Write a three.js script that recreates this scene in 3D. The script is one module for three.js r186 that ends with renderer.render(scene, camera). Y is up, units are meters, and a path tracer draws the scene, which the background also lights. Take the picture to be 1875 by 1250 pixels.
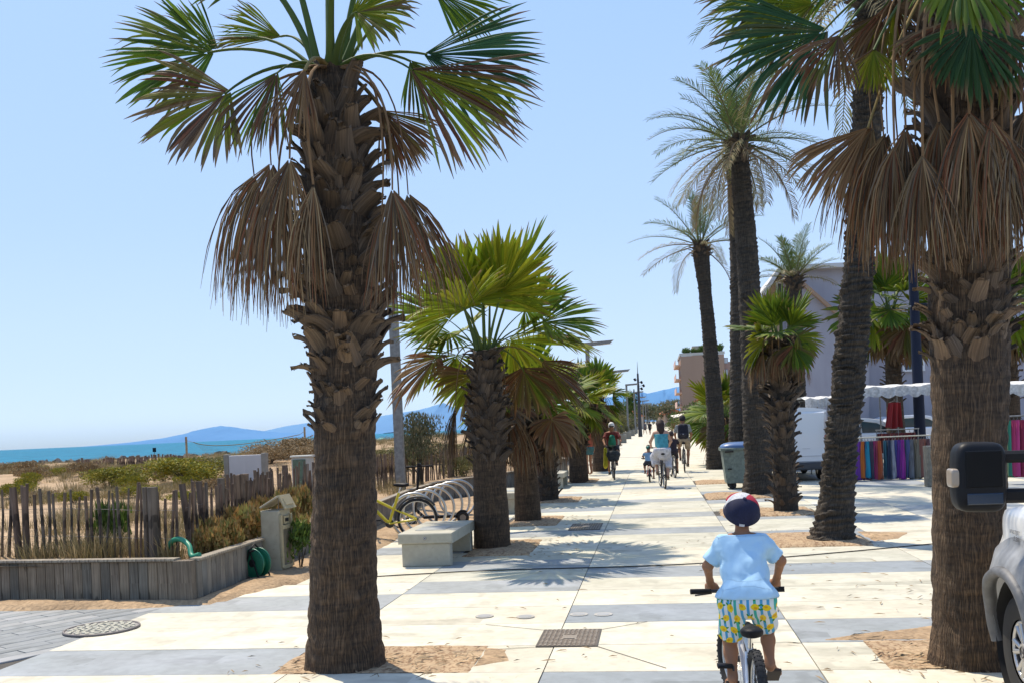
import * as THREE from 'three';
import { mergeVertices } from 'three/addons/utils/BufferGeometryUtils.js';
// ---------------------------------------------------------------- camera, sky, sun, exposure
const scene = new THREE.Scene();
const F = 1780, EYE = 1.75, ROLL = Math.atan(.0443), YAW = Math.atan(257.5 / F);
const camera = new THREE.PerspectiveCamera(2 * Math.atan(782 / F) * 180 / Math.PI, 1875 / 1564, .1, 60000);
camera.setViewOffset(1875, 1564, 0, 0, 1875, 1250);
camera.position.set(0, EYE, 0); camera.rotation.order = 'YXZ'; camera.rotation.set(0, YAW, -ROLL);
camera.updateProjectionMatrix(); camera.updateMatrixWorld();
const renderer = new THREE.WebGLRenderer({ antialias: true });
renderer.toneMapping = THREE.LinearToneMapping; renderer.toneMappingExposure = 1.22;
renderer.shadowMap.enabled = true;
const SUN = new THREE.Vector3(-1.05, 3.0, -1.25).normalize();
{
  const w = 256, h = 128, d = new Float32Array(w * h * 4);
  const ramp = [[-1, .26, .26, .25], [-.02, .5, .58, .66], [0, .64, .78, .92], [.06, .55, .715, .925], [.2, .43, .61, .91], [.4, .34, .525, .88], [1, .21, .365, .74]];
  for (let j = 0; j < h; j++) for (let i = 0; i < w; i++) {
    const el = ((j + .5) / h - .5) * Math.PI, az = ((i + .5) / w - .5) * 2 * Math.PI, y = Math.sin(el);
    const v = new THREE.Vector3(Math.cos(el) * Math.cos(az), y, Math.cos(el) * Math.sin(az));
    let k = 0; while (k < ramp.length - 2 && y > ramp[k + 1][0]) k++;
    const a = ramp[k], b = ramp[k + 1], t = Math.min(1, Math.max(0, (y - a[0]) / (b[0] - a[0])));
    const glow = y > 0 ? .55 * Math.pow(Math.max(0, v.dot(SUN)), 10) : 0;
    for (let c = 0; c < 3; c++) d[(j * w + i) * 4 + c] = a[c + 1] + (b[c + 1] - a[c + 1]) * t + glow * [1, .97, .9][c];
    d[(j * w + i) * 4 + 3] = 1;
  }
  const sky = new THREE.DataTexture(d, w, h, THREE.RGBAFormat, THREE.FloatType);
  sky.mapping = THREE.EquirectangularReflectionMapping; sky.magFilter = sky.minFilter = THREE.LinearFilter; sky.needsUpdate = true;
  scene.background = sky; scene.environment = sky;
}
const sun = new THREE.DirectionalLight(0xfff2dc, 4.9);
sun.position.copy(SUN).multiplyScalar(60).add(new THREE.Vector3(0, 0, -18)); sun.target.position.set(0, 0, -18);
sun.castShadow = true; sun.shadow.mapSize.set(4096, 4096); sun.shadow.radius = 1;
Object.assign(sun.shadow.camera, { left: -45, right: 45, top: 45, bottom: -45, near: 1, far: 160 });
scene.add(sun, sun.target);

// ---------------------------------------------------------------- helpers
const V = (x, y, z) => new THREE.Vector3(x, y, z);
const { sin, cos, PI, min, max, abs, sqrt, floor, atan2, hypot } = Math;
const rad = d => d * PI / 180, lerp = (a, b, t) => a + (b - a) * t, clamp = (v, a = 0, b = 1) => min(b, max(a, v));
const smooth = (a, b, v) => { const t = clamp((v - a) / (b - a)); return t * t * (3 - 2 * t); };
const rng = s => () => { s |= 0; s = s + 0x6D2B79F5 | 0; let t = Math.imul(s ^ s >>> 15, 1 | s); t = t + Math.imul(t ^ t >>> 7, 61 | t) ^ t; return ((t ^ t >>> 14) >>> 0) / 4294967296; };
const R0 = rng(7);
const hash = (x, y, s) => { let h = Math.imul(x, 374761393) + Math.imul(y, 668265263) + Math.imul(s, 1442695041) | 0; h = Math.imul(h ^ h >>> 13, 1274126177); return ((h ^ h >>> 16) >>> 0) / 4294967296; };
function noise(x, y, s = 0, per = 0) {                       // value noise, tiling when per > 0
  const xi = floor(x), yi = floor(y), fx = x - xi, fy = y - yi, m = v => per ? ((v % per) + per) % per : v;
  const u = fx * fx * (3 - 2 * fx), w = fy * fy * (3 - 2 * fy);
  return lerp(lerp(hash(m(xi), m(yi), s), hash(m(xi + 1), m(yi), s), u), lerp(hash(m(xi), m(yi + 1), s), hash(m(xi + 1), m(yi + 1), s), u), w);
}
const fbm = (x, y, o = 4, s = 0, per = 0) => { let v = 0, a = .5, t = 0; for (let i = 0; i < o; i++) { v += a * noise(x, y, s + i * 17, per); t += a; x *= 2; y *= 2; per *= 2; a *= .5; } return v / t; };
// a photo pixel gives a direction; its distance comes from the ground height or the depth of what it touches
function ray(u, v) {
  const dx = u - 937.5, dy = v - 782, x = dx * cos(ROLL) - dy * sin(ROLL), y = dx * sin(ROLL) + dy * cos(ROLL);
  return [x * cos(YAW) - F * sin(YAW), -y, x * sin(YAW) + F * cos(YAW)];
}
const ground = (u, v, h = 0) => { const [a, b, c] = ray(u, v), t = (h - EYE) / b; return V(a * t, h, -c * t); };
const at = (u, v, depth) => { const [a, b, c] = ray(u, v), t = depth / c; return V(a * t, EYE + b * t, -depth); };
const camRight = V(cos(ROLL) * cos(YAW), -sin(ROLL), -cos(ROLL) * sin(YAW)), camBack = V(sin(YAW), 0, cos(YAW)), camUp = camBack.clone().cross(camRight);

const names = {};
const numbered = n => { const k = names[n] = (names[n] ?? -1) + 1; return k ? n + '_' + String(k).padStart(3, '0') : n; };
function tag(o, label, category, group) { o.userData.label = label; o.userData.category = category; if (group) o.userData.group = group; return o; }
function thing(name, label, category, pos = V(0, 0, 0), turn = 0, group) {
  const o = new THREE.Group(); o.name = numbered(name); scene.add(o); o.position.copy(pos); o.rotation.y = turn;
  return tag(o, label, category, group);
}
function copyThing(src, label, pos, turn = 0) {
  const o = src.clone(); o.name = numbered(src.name.replace(/_\d+$/, '')); o.userData = { ...src.userData, label }; scene.add(o); o.position.copy(pos); o.rotation.y = turn; return o;
}
function mesh(name, geo, mat, parent = scene) {
  const m = new THREE.Mesh(geo, mat); m.name = parent === scene ? numbered(name) : name; m.castShadow = m.receiveShadow = true; parent.add(m); return m;
}
const structure = o => { o.userData.kind = 'structure'; return o; };
const stuff = (o, label, category) => { o.userData.kind = 'stuff'; if (label) tag(o, label, category); return o; };

class MB {                                                    // collects primitives into one geometry
  constructor() { this.p = []; this.n = []; this.t = []; this.c = []; this.i = []; }
  add(g, m, col) {
    const P = g.attributes.position, N = g.attributes.normal, T = g.attributes.uv, C = g.attributes.color, b = this.p.length / 3, v = V(), nm = m && new THREE.Matrix3().getNormalMatrix(m);
    for (let k = 0; k < P.count; k++) {
      v.fromBufferAttribute(P, k); if (m) v.applyMatrix4(m); this.p.push(v.x, v.y, v.z);
      v.fromBufferAttribute(N, k); if (m) v.applyMatrix3(nm).normalize(); this.n.push(v.x, v.y, v.z);
      this.t.push(T ? T.getX(k) : 0, T ? T.getY(k) : 0);
      if (C) this.c.push(C.getX(k), C.getY(k), C.getZ(k)); else { const q = col || [1, 1, 1]; this.c.push(q[0], q[1], q[2]); }
    }
    if (g.index) for (let k = 0; k < g.index.count; k++) this.i.push(b + g.index.getX(k)); else for (let k = 0; k < P.count; k++) this.i.push(b + k);
    return this;
  }
  box(w, h, d, x, y, z, rx = 0, ry = 0, rz = 0, col) { return this.add(new THREE.BoxGeometry(w, h, d), new THREE.Matrix4().makeRotationFromEuler(new THREE.Euler(rx, ry, rz)).setPosition(x, y, z), col); }
  cham(w, h, d, b, x, y, z, rx = 0, ry = 0, rz = 0, col) { return this.add(chamfer(w, h, d, b), new THREE.Matrix4().makeRotationFromEuler(new THREE.Euler(rx, ry, rz)).setPosition(x, y, z), col); }
  path(pts, r, sides = 8, col, flat = 1) { return this.add(tubePath(pts, r, sides, flat), null, col); }
  bar(a, b, r, sides = 8, col, r2) { return this.path([a, b], r2 === undefined ? r : t => lerp(r, r2, t), sides, col); }
  cyl(r1, r2, h, s, x, y, z, rx = 0, ry = 0, rz = 0, col) { return this.add(new THREE.CylinderGeometry(r1, r2, h, s), new THREE.Matrix4().makeRotationFromEuler(new THREE.Euler(rx, ry, rz)).setPosition(x, y, z), col); }
  sph(r, x, y, z, sx = 1, sy = 1, sz = 1, col, ws = 16, hs = 12) { return this.add(new THREE.SphereGeometry(r, ws, hs), new THREE.Matrix4().makeScale(sx, sy, sz).setPosition(x, y, z), col); }
  tor(R, r, x, y, z, rx = 0, ry = 0, rz = 0, col, arc = PI * 2, rs = 10, ts = 40) { return this.add(new THREE.TorusGeometry(R, r, rs, ts, arc), new THREE.Matrix4().makeRotationFromEuler(new THREE.Euler(rx, ry, rz)).setPosition(x, y, z), col); }
  geo(colors) {
    const g = new THREE.BufferGeometry(), f = (n, a, s) => g.setAttribute(n, new THREE.Float32BufferAttribute(a, s));
    f('position', this.p, 3); f('normal', this.n, 3); f('uv', this.t, 2); if (colors) f('color', this.c, 3); g.setIndex(this.i); return g;
  }
  build(name, mat, parent = scene) { return mesh(name, this.geo(mat.vertexColors), mat, parent); }
}
function tubePath(pts, r, sides = 8, flat = 1) {               // smooth tube along points; r number or fn(t); flat squashes it; ends closed
  const n = pts.length, pos = [], nor = [], uv = [], idx = [], up = V(), T = V(), B = V(), N = V(), rf = typeof r === 'function' ? r : () => r;
  let len = 0;
  for (let k = 0; k < n; k++) {
    T.subVectors(pts[min(k + 1, n - 1)], pts[max(k - 1, 0)]).normalize();
    if (!k) { up.set(0, 1, 0); if (abs(T.y) > .9) up.set(0, 0, 1); N.crossVectors(up, T).normalize(); }
    else { len += pts[k].distanceTo(pts[k - 1]); N.addScaledVector(T, -N.dot(T)).normalize(); }
    B.crossVectors(T, N);
    const q = max(1e-4, rf(n > 1 ? k / (n - 1) : 0));
    for (let s = 0; s <= sides; s++) {
      const a = s / sides * 2 * PI, c = cos(a), d = sin(a), o = N.clone().multiplyScalar(c * q).addScaledVector(B, d * q * flat);
      pos.push(pts[k].x + o.x, pts[k].y + o.y, pts[k].z + o.z); const nn = N.clone().multiplyScalar(c).addScaledVector(B, d / flat).normalize(); nor.push(nn.x, nn.y, nn.z); uv.push(s / sides * 2 * PI * q, len);
    }
  }
  const w = sides + 1;
  for (let k = 0; k < n - 1; k++) for (let s = 0; s < sides; s++) { const a = k * w + s; idx.push(a, a + 1, a + w, a + 1, a + w + 1, a + w); }
  for (const [k, f] of [[0, 1], [n - 1, -1]]) {
    const c = pos.length / 3; T.subVectors(pts[k], pts[k ? k - 1 : 1]).normalize(); pos.push(pts[k].x, pts[k].y, pts[k].z); nor.push(T.x, T.y, T.z); uv.push(0, 0);
    for (let s = 0; s <= sides; s++) { const a = (k * w + s) * 3; pos.push(pos[a], pos[a + 1], pos[a + 2]); nor.push(T.x, T.y, T.z); uv.push(0, 0); }
    for (let s = 0; s < sides; s++) f > 0 ? idx.push(c, c + 2 + s, c + 1 + s) : idx.push(c, c + 1 + s, c + 2 + s);
  }
  const g = new THREE.BufferGeometry(); g.setAttribute('position', new THREE.Float32BufferAttribute(pos, 3)); g.setAttribute('normal', new THREE.Float32BufferAttribute(nor, 3)); g.setAttribute('uv', new THREE.Float32BufferAttribute(uv, 2)); g.setIndex(idx); return g;
}
function chamfer(w, h, d, b) {                                 // box with bevelled edges, uv in metres by face
  const s = new THREE.Shape(), x = w / 2 - b, y = h / 2 - b;
  s.moveTo(-x, -y - 0); s.lineTo(x, -y); s.lineTo(x, y); s.lineTo(-x, y);
  const g = new THREE.ExtrudeGeometry(s, { depth: d - 2 * b, bevelEnabled: true, bevelThickness: b, bevelSize: b, bevelSegments: 1, steps: 1 }); g.translate(0, 0, -d / 2 + b);
  return boxUV(g);
}
function boxUV(g, ox = 0, oy = 0) {                            // metres, by the face's dominant direction
  const P = g.attributes.position, N = g.attributes.normal, t = new Float32Array(P.count * 2);
  for (let k = 0; k < P.count; k++) {
    const a = abs(N.getX(k)), b = abs(N.getY(k)), c = abs(N.getZ(k));
    const [u, v] = a >= b && a >= c ? [P.getZ(k), P.getY(k)] : b >= c ? [P.getX(k), P.getZ(k)] : [P.getX(k), P.getY(k)];
    t[k * 2] = u + ox; t[k * 2 + 1] = v + oy;
  }
  g.setAttribute('uv', new THREE.BufferAttribute(t, 2)); return g;
}
const bez = (a, b, c, n) => Array.from({ length: n + 1 }, (_, k) => { const t = k / n; return a.clone().multiplyScalar((1 - t) * (1 - t)).addScaledVector(b, 2 * t * (1 - t)).addScaledVector(c, t * t); });
const catmull = (pts, n, closed = false) => new THREE.CatmullRomCurve3(pts, closed).getPoints(n);

// ---------------------------------------------------------------- materials
function tex(n, fn, srgb = true, size = 1) {                   // n x n tiling texture; size = metres it covers
  const d = new Uint8Array(n * n * 4);
  for (let j = 0; j < n; j++) for (let i = 0; i < n; i++) { const c = fn(i / n, j / n), k = (j * n + i) * 4; if (typeof c === 'number') d[k] = d[k + 1] = d[k + 2] = clamp(c) * 255; else for (let q = 0; q < 3; q++) d[k + q] = clamp(c[q]) * 255; d[k + 3] = 255; }
  const t = new THREE.DataTexture(d, n, n); t.wrapS = t.wrapT = THREE.RepeatWrapping; t.magFilter = THREE.LinearFilter; t.minFilter = THREE.LinearMipmapLinearFilter; t.generateMipmaps = true;
  if (srgb) t.colorSpace = THREE.SRGBColorSpace; t.repeat.set(1 / size, 1 / size); t.needsUpdate = true; return t;
}
const T = {
  concrete: tex(512, (u, v) => { const a = fbm(u * 5, v * 5, 5, 1, 5), b = fbm(u * 40, v * 40, 3, 9, 40), c = fbm(u * 3 + 4, v * 14, 4, 21, 0), s = smooth(.68, .76, fbm(u * 11, v * 11, 3, 33, 11)); const sp = noise(u * 90, v * 90, 201, 90) > .93 ? -.1 * noise(u * 7, v * 7, 203, 7) : 0, dk = -.1 * smooth(.62, .78, fbm(u * 2, v * 7 + a, 4, 205, 0)); const q = .9 + .16 * (a - .5) + .1 * (b - .5) - .05 * s + sp + dk; return [q + .02, q + .012 * (c - .5) + .012, q - .02 + .02 * (a - .5)]; }, true, 2.6),
  concreteB: tex(512, (u, v) => .5 + .5 * (fbm(u * 60, v * 60, 3, 5, 60) - .5) + .3 * (fbm(u * 9, v * 9, 3, 6, 9) - .5), false, 2.6),
  sand: tex(512, (u, v) => { const a = fbm(u * 6, v * 6, 5, 41, 6), b = fbm(u * 70, v * 70, 2, 44, 70), g = noise(u * 110, v * 110, 46, 110) > .88 ? -.12 : 0; const q = .82 + .3 * (a - .5) + .2 * (b - .5) + g; return [q + .03, q, q - .04]; }, true, 2),
  sandB: tex(512, (u, v) => .55 * fbm(u * 14, v * 14, 4, 51, 14) + .45 * fbm(u * 60, v * 60, 2, 52, 60), false, 2),
  litter: tex(512, (u, v) => { const a = fbm(u * 8, v * 8, 4, 61, 8), w = fbm(u * 55 + 3 * a, v * 26, 3, 63, 0), b = smooth(.52, .68, w), c = smooth(.55, .72, fbm(u * 26, v * 60 + 2 * a, 3, 65, 0)); return [.9 - .16 * b - .13 * c + .16 * (a - .5), .87 - .19 * b - .16 * c + .16 * (a - .5), .84 - .21 * b - .19 * c + .14 * (a - .5)]; }, true, 1.1),
  bark: tex(512, (u, v) => { const w = fbm(u * 8, v * 8, 3, 71, 8), f = abs(fbm(u * 120 + w * 2.4, v * 9, 3, 72, 0) - .5) * 2, r = fbm(u * 7, v * 60 + w * 2, 3, 74, 0), p = fbm(u * 5, v * 5, 4, 76, 5); const q = .6 + .34 * smooth(0, .32, f) + .34 * (r - .5) + .34 * (p - .5); return [q + .05 * (p - .5), q * .97, q * .93 - .06 * (p - .5)]; }, true, 1),
  barkB: tex(512, (u, v) => { const w = fbm(u * 8, v * 8, 3, 71, 8), f = abs(fbm(u * 120 + w * 2.4, v * 9, 3, 72, 0) - .5) * 2, r = fbm(u * 7, v * 60 + w * 2, 3, 74, 0); return .15 + .6 * smooth(0, .35, f) + .35 * (r - .3); }, false, 1),
  wood: tex(512, (u, v) => { const w = fbm(u * 9, v * 2.2, 3, 81, 0), g = fbm(u * 110 + w * 5, v * 3, 3, 82, 0), p = fbm(u * 5, v * 5, 4, 84, 5), k = smooth(.72, .8, fbm(u * 16, v * 7, 2, 86, 0)); const q = .8 + .42 * (g - .5) + .3 * (p - .5) - .25 * k; return [q + .02, q, q - .02]; }, true, 1),
  woodB: tex(256, (u, v) => fbm(u * 100 + 4 * fbm(u * 9, v * 2, 2, 81, 0), v * 3, 3, 82, 0), false, 1),
  speck: tex(256, (u, v) => { const q = .84 + .3 * (fbm(u * 20, v * 20, 4, 91, 20) - .5); return [q, q, q]; }, true, 1),
  plaster: tex(512, (u, v) => { const a = fbm(u * 4, v * 4, 5, 95, 4), s = fbm(u * 22, v * 3, 4, 97, 0); const q = .9 + .1 * (a - .5) + .08 * (s - .5); return [q, q, q]; }, true, 6),
  water: tex(512, (u, v) => .6 * fbm(u * 8, v * 20, 4, 101, 0) + .4 * fbm(u * 40, v * 90, 2, 103, 0), false, 14),
  waterC: tex(512, (u, v) => { const a = fbm(u * 10, v * 26, 4, 105, 0), w = smooth(.69, .74, fbm(u * 34, v * 70, 3, 107, 0)); const q = .8 + .45 * (a - .5); return [q + .3 * w, q + .2 * w + .02, q + .12 * w + .02]; }, true, 60),
};
const M = (r, g, b, rough = .8, o = {}) => { const p = { roughness: rough, ...o }; const m = (o.transmission !== undefined || o.clearcoat !== undefined || o.sheen !== undefined || o.specularIntensity !== undefined) ? new THREE.MeshPhysicalMaterial(p) : new THREE.MeshStandardMaterial(p); m.color.setRGB(r, g, b); return m; };
const mat = {
  cream: [[.68, .645, .555], [.655, .615, .525], [.63, .605, .525], [.70, .67, .58], [.64, .60, .51]].map(c => M(...c, .85, { map: T.concrete, bumpMap: T.concreteB, bumpScale: .002 })),
  olive: [[.55, .54, .475], [.585, .565, .485]].map(c => M(...c, .85, { map: T.concrete, bumpMap: T.concreteB, bumpScale: .002 })),
  stripe: [[.315, .345, .385], [.34, .365, .395], [.29, .325, .375]].map(c => M(...c, .8, { map: T.concrete, bumpMap: T.concreteB, bumpScale: .002 })),
  joint: M(.10, .09, .075, .95, { map: T.speck }),
  paver: [[.30, .32, .35], [.33, .34, .36], [.27, .29, .32]].map(c => M(...c, .85, { map: T.concrete, bumpMap: T.concreteB, bumpScale: .003 })),
  sand: M(.50, .37, .235, .95, { map: T.sand, bumpMap: T.sandB, bumpScale: .03 }),
  litter: M(.50, .385, .25, .95, { map: T.litter, bumpMap: T.sandB, bumpScale: .02 }),
  concreteWall: M(.48, .45, .39, .85, { map: T.concrete, bumpMap: T.concreteB, bumpScale: .003 }),
  bark: M(.125, .083, .05, .95, { map: T.bark, bumpMap: T.barkB, bumpScale: .016 }),
  barkOld: M(.085, .068, .052, .95, { map: T.bark, bumpMap: T.barkB, bumpScale: .016 }),
  barkDate: M(.085, .072, .058, .95, { map: T.bark, bumpMap: T.barkB, bumpScale: .016 }),
  boot: [[.27, .19, .115], [.22, .155, .10], [.17, .125, .085], [.13, .10, .075]].map(c => M(...c, .9, { map: T.wood, bumpMap: T.woodB, bumpScale: .01 })),
  leaf: M(1, 1, 1, .6, { vertexColors: true, transmission: .5, thickness: 0, specularIntensity: .2, side: THREE.DoubleSide }),
  dead: M(1, 1, 1, .9, { vertexColors: true, transmission: .2, thickness: 0, specularIntensity: .2, side: THREE.DoubleSide }),
  board: [[.30, .245, .175], [.26, .215, .16], [.22, .20, .16], [.33, .27, .195]].map(c => M(...c, .9, { map: T.wood, bumpMap: T.woodB, bumpScale: .006 })),
  boardGrey: [[.27, .26, .23], [.31, .29, .245], [.235, .235, .215]].map(c => M(...c, .9, { map: T.wood, bumpMap: T.woodB, bumpScale: .006 })),
  pale: [[.21, .145, .105], [.17, .125, .095], [.25, .18, .125], [.19, .155, .12]].map(c => M(...c, .9, { map: T.wood, bumpMap: T.woodB, bumpScale: .006 })),
  wire: M(.16, .15, .14, .6, { metalness: .6 }),
  steel: M(.52, .51, .48, .38, { metalness: .85 }),
  galv: M(.29, .29, .275, .55, { metalness: .25, map: T.speck }),
  darkMetal: M(.045, .045, .05, .45, { metalness: .3 }),
  black: M(.014, .014, .016, .55, { specularIntensity: .35 }),
  rubber: M(.025, .025, .026, .85, { map: T.speck }),
  chrome: M(.7, .7, .7, .2, { metalness: 1 }),
  white: M(.78, .78, .76, .5), cream2: M(.62, .58, .47, .7, { map: T.concrete }),
};
// ---------------------------------------------------------------- ground, slabs
const duneH = (x, z) => {                                      // sand height beside the promenade (x < -5)
  const d = -5.2 - x, D = -z, far = smooth(6, 30, d + max(0, D - 14) * .75);
  let h = .38 + .1 * smooth(0, 2, d) * fbm(x * .9, z * .9, 3, 5) + .42 * far * (.3 + .9 * fbm(x * .07 + 3, z * .07, 3, 8)) + .22 * (fbm(x * .35, z * .35, 4, 11) - .5) * smooth(0, 4, d);
  h += .62 * smooth(24, 52, D) * smooth(20, 7, d);              // the dunes rise along the promenade
  h = lerp(h, -1.4, smooth(40, 74, d)); h = lerp(h, -1.4, smooth(55, 95, D) * smooth(8, 30, d));
  return h;
};
{
  const g = new THREE.PlaneGeometry(9000, 9000, 1, 1); g.rotateX(-PI / 2); boxUV(g);
  const land = new THREE.PlaneGeometry(1500, 5200, 1, 1); land.rotateX(-PI / 2); land.translate(725, -.075, -2560); boxUV(land);
  structure(mesh('ground', land, M(.46, .40, .31, .95, { map: T.concrete })));
  // sea: a sheet to the horizon
  const s = new THREE.PlaneGeometry(36000, 36000, 1, 1); s.rotateX(-PI / 2); s.translate(-9000, -1.0, -12000); boxUV(s);
  structure(mesh('sea', s, M(.018, .215, .36, .6, { specularIntensity: .1, map: T.waterC, bumpMap: T.water, bumpScale: .35 })));
  // dunes
  const nx = 150, nz = 170, pos = [], uv = [], idx = [];
  for (let j = 0; j <= nz; j++) for (let i = 0; i <= nx; i++) {
    const a = i / nx, b = j / nz, x = -4.2 - 96 * Math.pow(a, 1.9) , z = -10.14 - 150 * Math.pow(b, 1.8);
    pos.push(x, duneH(x, z), z); uv.push(x, z);
    if (i < nx && j < nz) { const k = j * (nx + 1) + i; idx.push(k, k + nx + 1, k + 1, k + 1, k + nx + 1, k + nx + 2); }
  }
  // keep the sheet inside the planter wall
  const dg = new THREE.BufferGeometry(); dg.setAttribute('position', new THREE.Float32BufferAttribute(pos, 3)); dg.setAttribute('uv', new THREE.Float32BufferAttribute(uv, 2));
  const edge = D => D < 17.5 ? -5.2 - (D - 10) * .016 : D < 21 ? lerp(-5.32, -5.5, (D - 17.5) / 3.5) : D < 24 ? -5.5 : D < 32 ? lerp(-5.5, -3.3, (D - 24) / 8) : D < 40 ? lerp(-3.3, -4.3, (D - 32) / 8) : -4.3;
  const P = dg.attributes.position;
  for (let j = 0; j <= nz; j++) { const k0 = j * (nx + 1), e = edge(-P.getZ(k0)), sh = e + 4.2; for (let i = 0; i <= nx; i++) { const k = k0 + i, x = P.getX(k) + sh * Math.pow(1 - i / nx, 3); P.setX(k, x); P.setY(k, duneH(min(x, -5.2), P.getZ(k))); } }
  dg.setIndex(idx); dg.computeVertexNormals(); structure(mesh('dune', dg, mat.sand));
}
// slabs: every one its own piece; joints are real gaps over a dark bed
const rowEdges = [3.6, 4.4, 5.22, 6.05, 6.88, 7.72, 8.59, 9.41, 10.25, 11.04, 11.84]; while (rowEdges.at(-1) < 33.5) rowEdges.push(rowEdges.at(-1) + (rowEdges.length % 2 ? .85 : .87));
const PITS = [[-2.88, -1.4, 7.72, 6.88], [1.53, 2.92, 7.72, 6.88]];
{
  const bed = new THREE.PlaneGeometry(9.6, 33.2); bed.rotateX(-PI / 2); bed.translate(-.5, -.014, -17.2); boxUV(bed);
  const pave = new THREE.Group(); pave.name = 'promenade'; scene.add(pave); structure(pave);
  mesh('joint_bed', bed, mat.joint, pave);
  const cols = [-5.25, -2.76, -.85, 1.06, 3.02, 4.3], nR = rowEdges.length - 1;
  const stripes = { 0: [4, 7, 12, 17, 21], 1: [8, 10, 14, 19, 24], 2: [3, 6, 9, 14, 17, 21, 26], 3: [5, 9, 12, 13, 16, 20, 23, 27], 4: [9, 15, 18, 22] };
  const extraPits = { 1: [[13.2, 14.8], [17, 18.6], [22, 23.4], [29.4, 30.8]], 3: [[13.3, 14.7], [17.5, 18.9], [21.6, 23], [26.5, 27.9]] };
  for (let c = 0; c < 5; c++) for (let r = 0; r < nR; r++) {
    const z0 = rowEdges[r], z1 = rowEdges[r + 1]; let spans = [[cols[c], cols[c + 1]]];
    for (const [a, b, f, n] of PITS) if (z0 > n - .1 && z1 < f + .1) spans = spans.flatMap(([x0, x1]) => b <= x0 || a >= x1 ? [[x0, x1]] : [[x0, a], [b, x1]].filter(s => s[1] - s[0] > .1));
    if (c === 0 && z1 < 7) spans = [[-5.4, cols[1]]];
    const zm = (z0 + z1) / 2, inPit = (extraPits[c] || []).some(([a, b]) => zm > a && zm < b);
    if (inPit) spans = c === 1 ? [[-1.75, cols[2]]] : [[2.85, cols[4]]];
    if (c === 0 && z0 > 10.3) spans = [[-4.5 + .25 * noise(z0, 3, 4), cols[1]]];
    if (c === 0 && z0 > 19) continue;
    for (const [x0, x1] of spans) {
      const w = x1 - x0 - .009, d = z1 - z0 - .009, g = chamfer(w, .06, d, .004); boxUV(g, R0() * 7, R0() * 7);
      const st = stripes[c].includes(r), pal = st ? mat.stripe : (r > 7 && c > 0 && c < 4 && hash(r, c, 3) > .45) ? mat.olive : mat.cream;
      const m = mesh('slab', g, pal[floor(R0() * pal.length)], pave); m.position.set((x0 + x1) / 2, -.03 - R0() * .003, -(z0 + z1) / 2);
    }
  }
  // beyond the slabs the walk is poured in one piece
  const fw = new THREE.PlaneGeometry(1, 1, 1, 1); const fg = new THREE.Shape([[-2.9, 33.6], [3.4, 33.6], [3.4, 60], [3.0, 900], [-3.2, 900], [-3.2, 60]].map(p => new THREE.Vector2(p[0], p[1])));
  const fgeo = new THREE.ShapeGeometry(fg); fgeo.rotateX(-PI / 2); boxUV(fgeo); structure(mesh('path', fgeo, mat.cream[1])).position.y = -.004;
  // the open side area towards the stalls
  const cols2 = [4.3, 6.4, 8.6, 10.8];
  for (let c = 0; c < 3; c++) for (let r = 4; r < nR; r += 2) {
    const z0 = rowEdges[r], z1 = rowEdges[min(r + 2, nR)], g = chamfer(cols2[c + 1] - cols2[c] - .012, .06, z1 - z0 - .012, .004); boxUV(g, R0() * 7, R0() * 7);
    const m = mesh('slab', g, (hash(r, c, 9) > .75 ? mat.stripe : hash(r, c, 4) > .5 ? mat.cream : mat.olive)[floor(R0() * 2)], pave); m.position.set((cols2[c] + cols2[c + 1]) / 2, -.031 - R0() * .003, -(z0 + z1) / 2);
  }
  const bed2 = new THREE.PlaneGeometry(6.7, 33.2); bed2.rotateX(-PI / 2); bed2.translate(7.65, -.0145, -17.2); boxUV(bed2); mesh('joint_bed', bed2, mat.joint, pave);
  // grey pavers on the left, laid in long courses
  const pv = new THREE.Group(); pv.name = 'side_pavement'; scene.add(pv); structure(pv);
  const pb = new THREE.PlaneGeometry(7, 6); pb.rotateX(-PI / 2); pb.translate(-8.78, -.02, -8.2); boxUV(pb); mesh('joint_bed', pb, mat.joint, pv);
  const dir = rad(58), cx = -7.2, cz = -8.4;
  const variants = mat.paver.map((m, k) => [m, boxUV(chamfer(.592, .05, .172, .005), k * .7, k * 1.3), boxUV(chamfer(.592, .05, .172, .005), k * .9 + 2, k)]);
  const inside = (x, z) => z > -9.98 && z < -4.6 && x > -9.5 && x < -5.40 + (-z - 7.2) * .12;
  for (let a = -12; a < 12; a++) for (let b = -30; b < 30; b++) {
    const u = (a + (b % 2 ? .5 : 0) + .12 * hash(b, 1, 2)) * .6, v = b * .18, x = cx + u * cos(dir) + v * sin(dir), z = cz - u * sin(dir) + v * cos(dir);
    if (!inside(x, z)) continue; const q = variants[floor(R0() * 3)], m = mesh('paver', q[1 + floor(R0() * 2)], q[0], pv); m.position.set(x, -.027 - R0() * .004, z); m.rotation.y = dir;
  }
}
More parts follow.
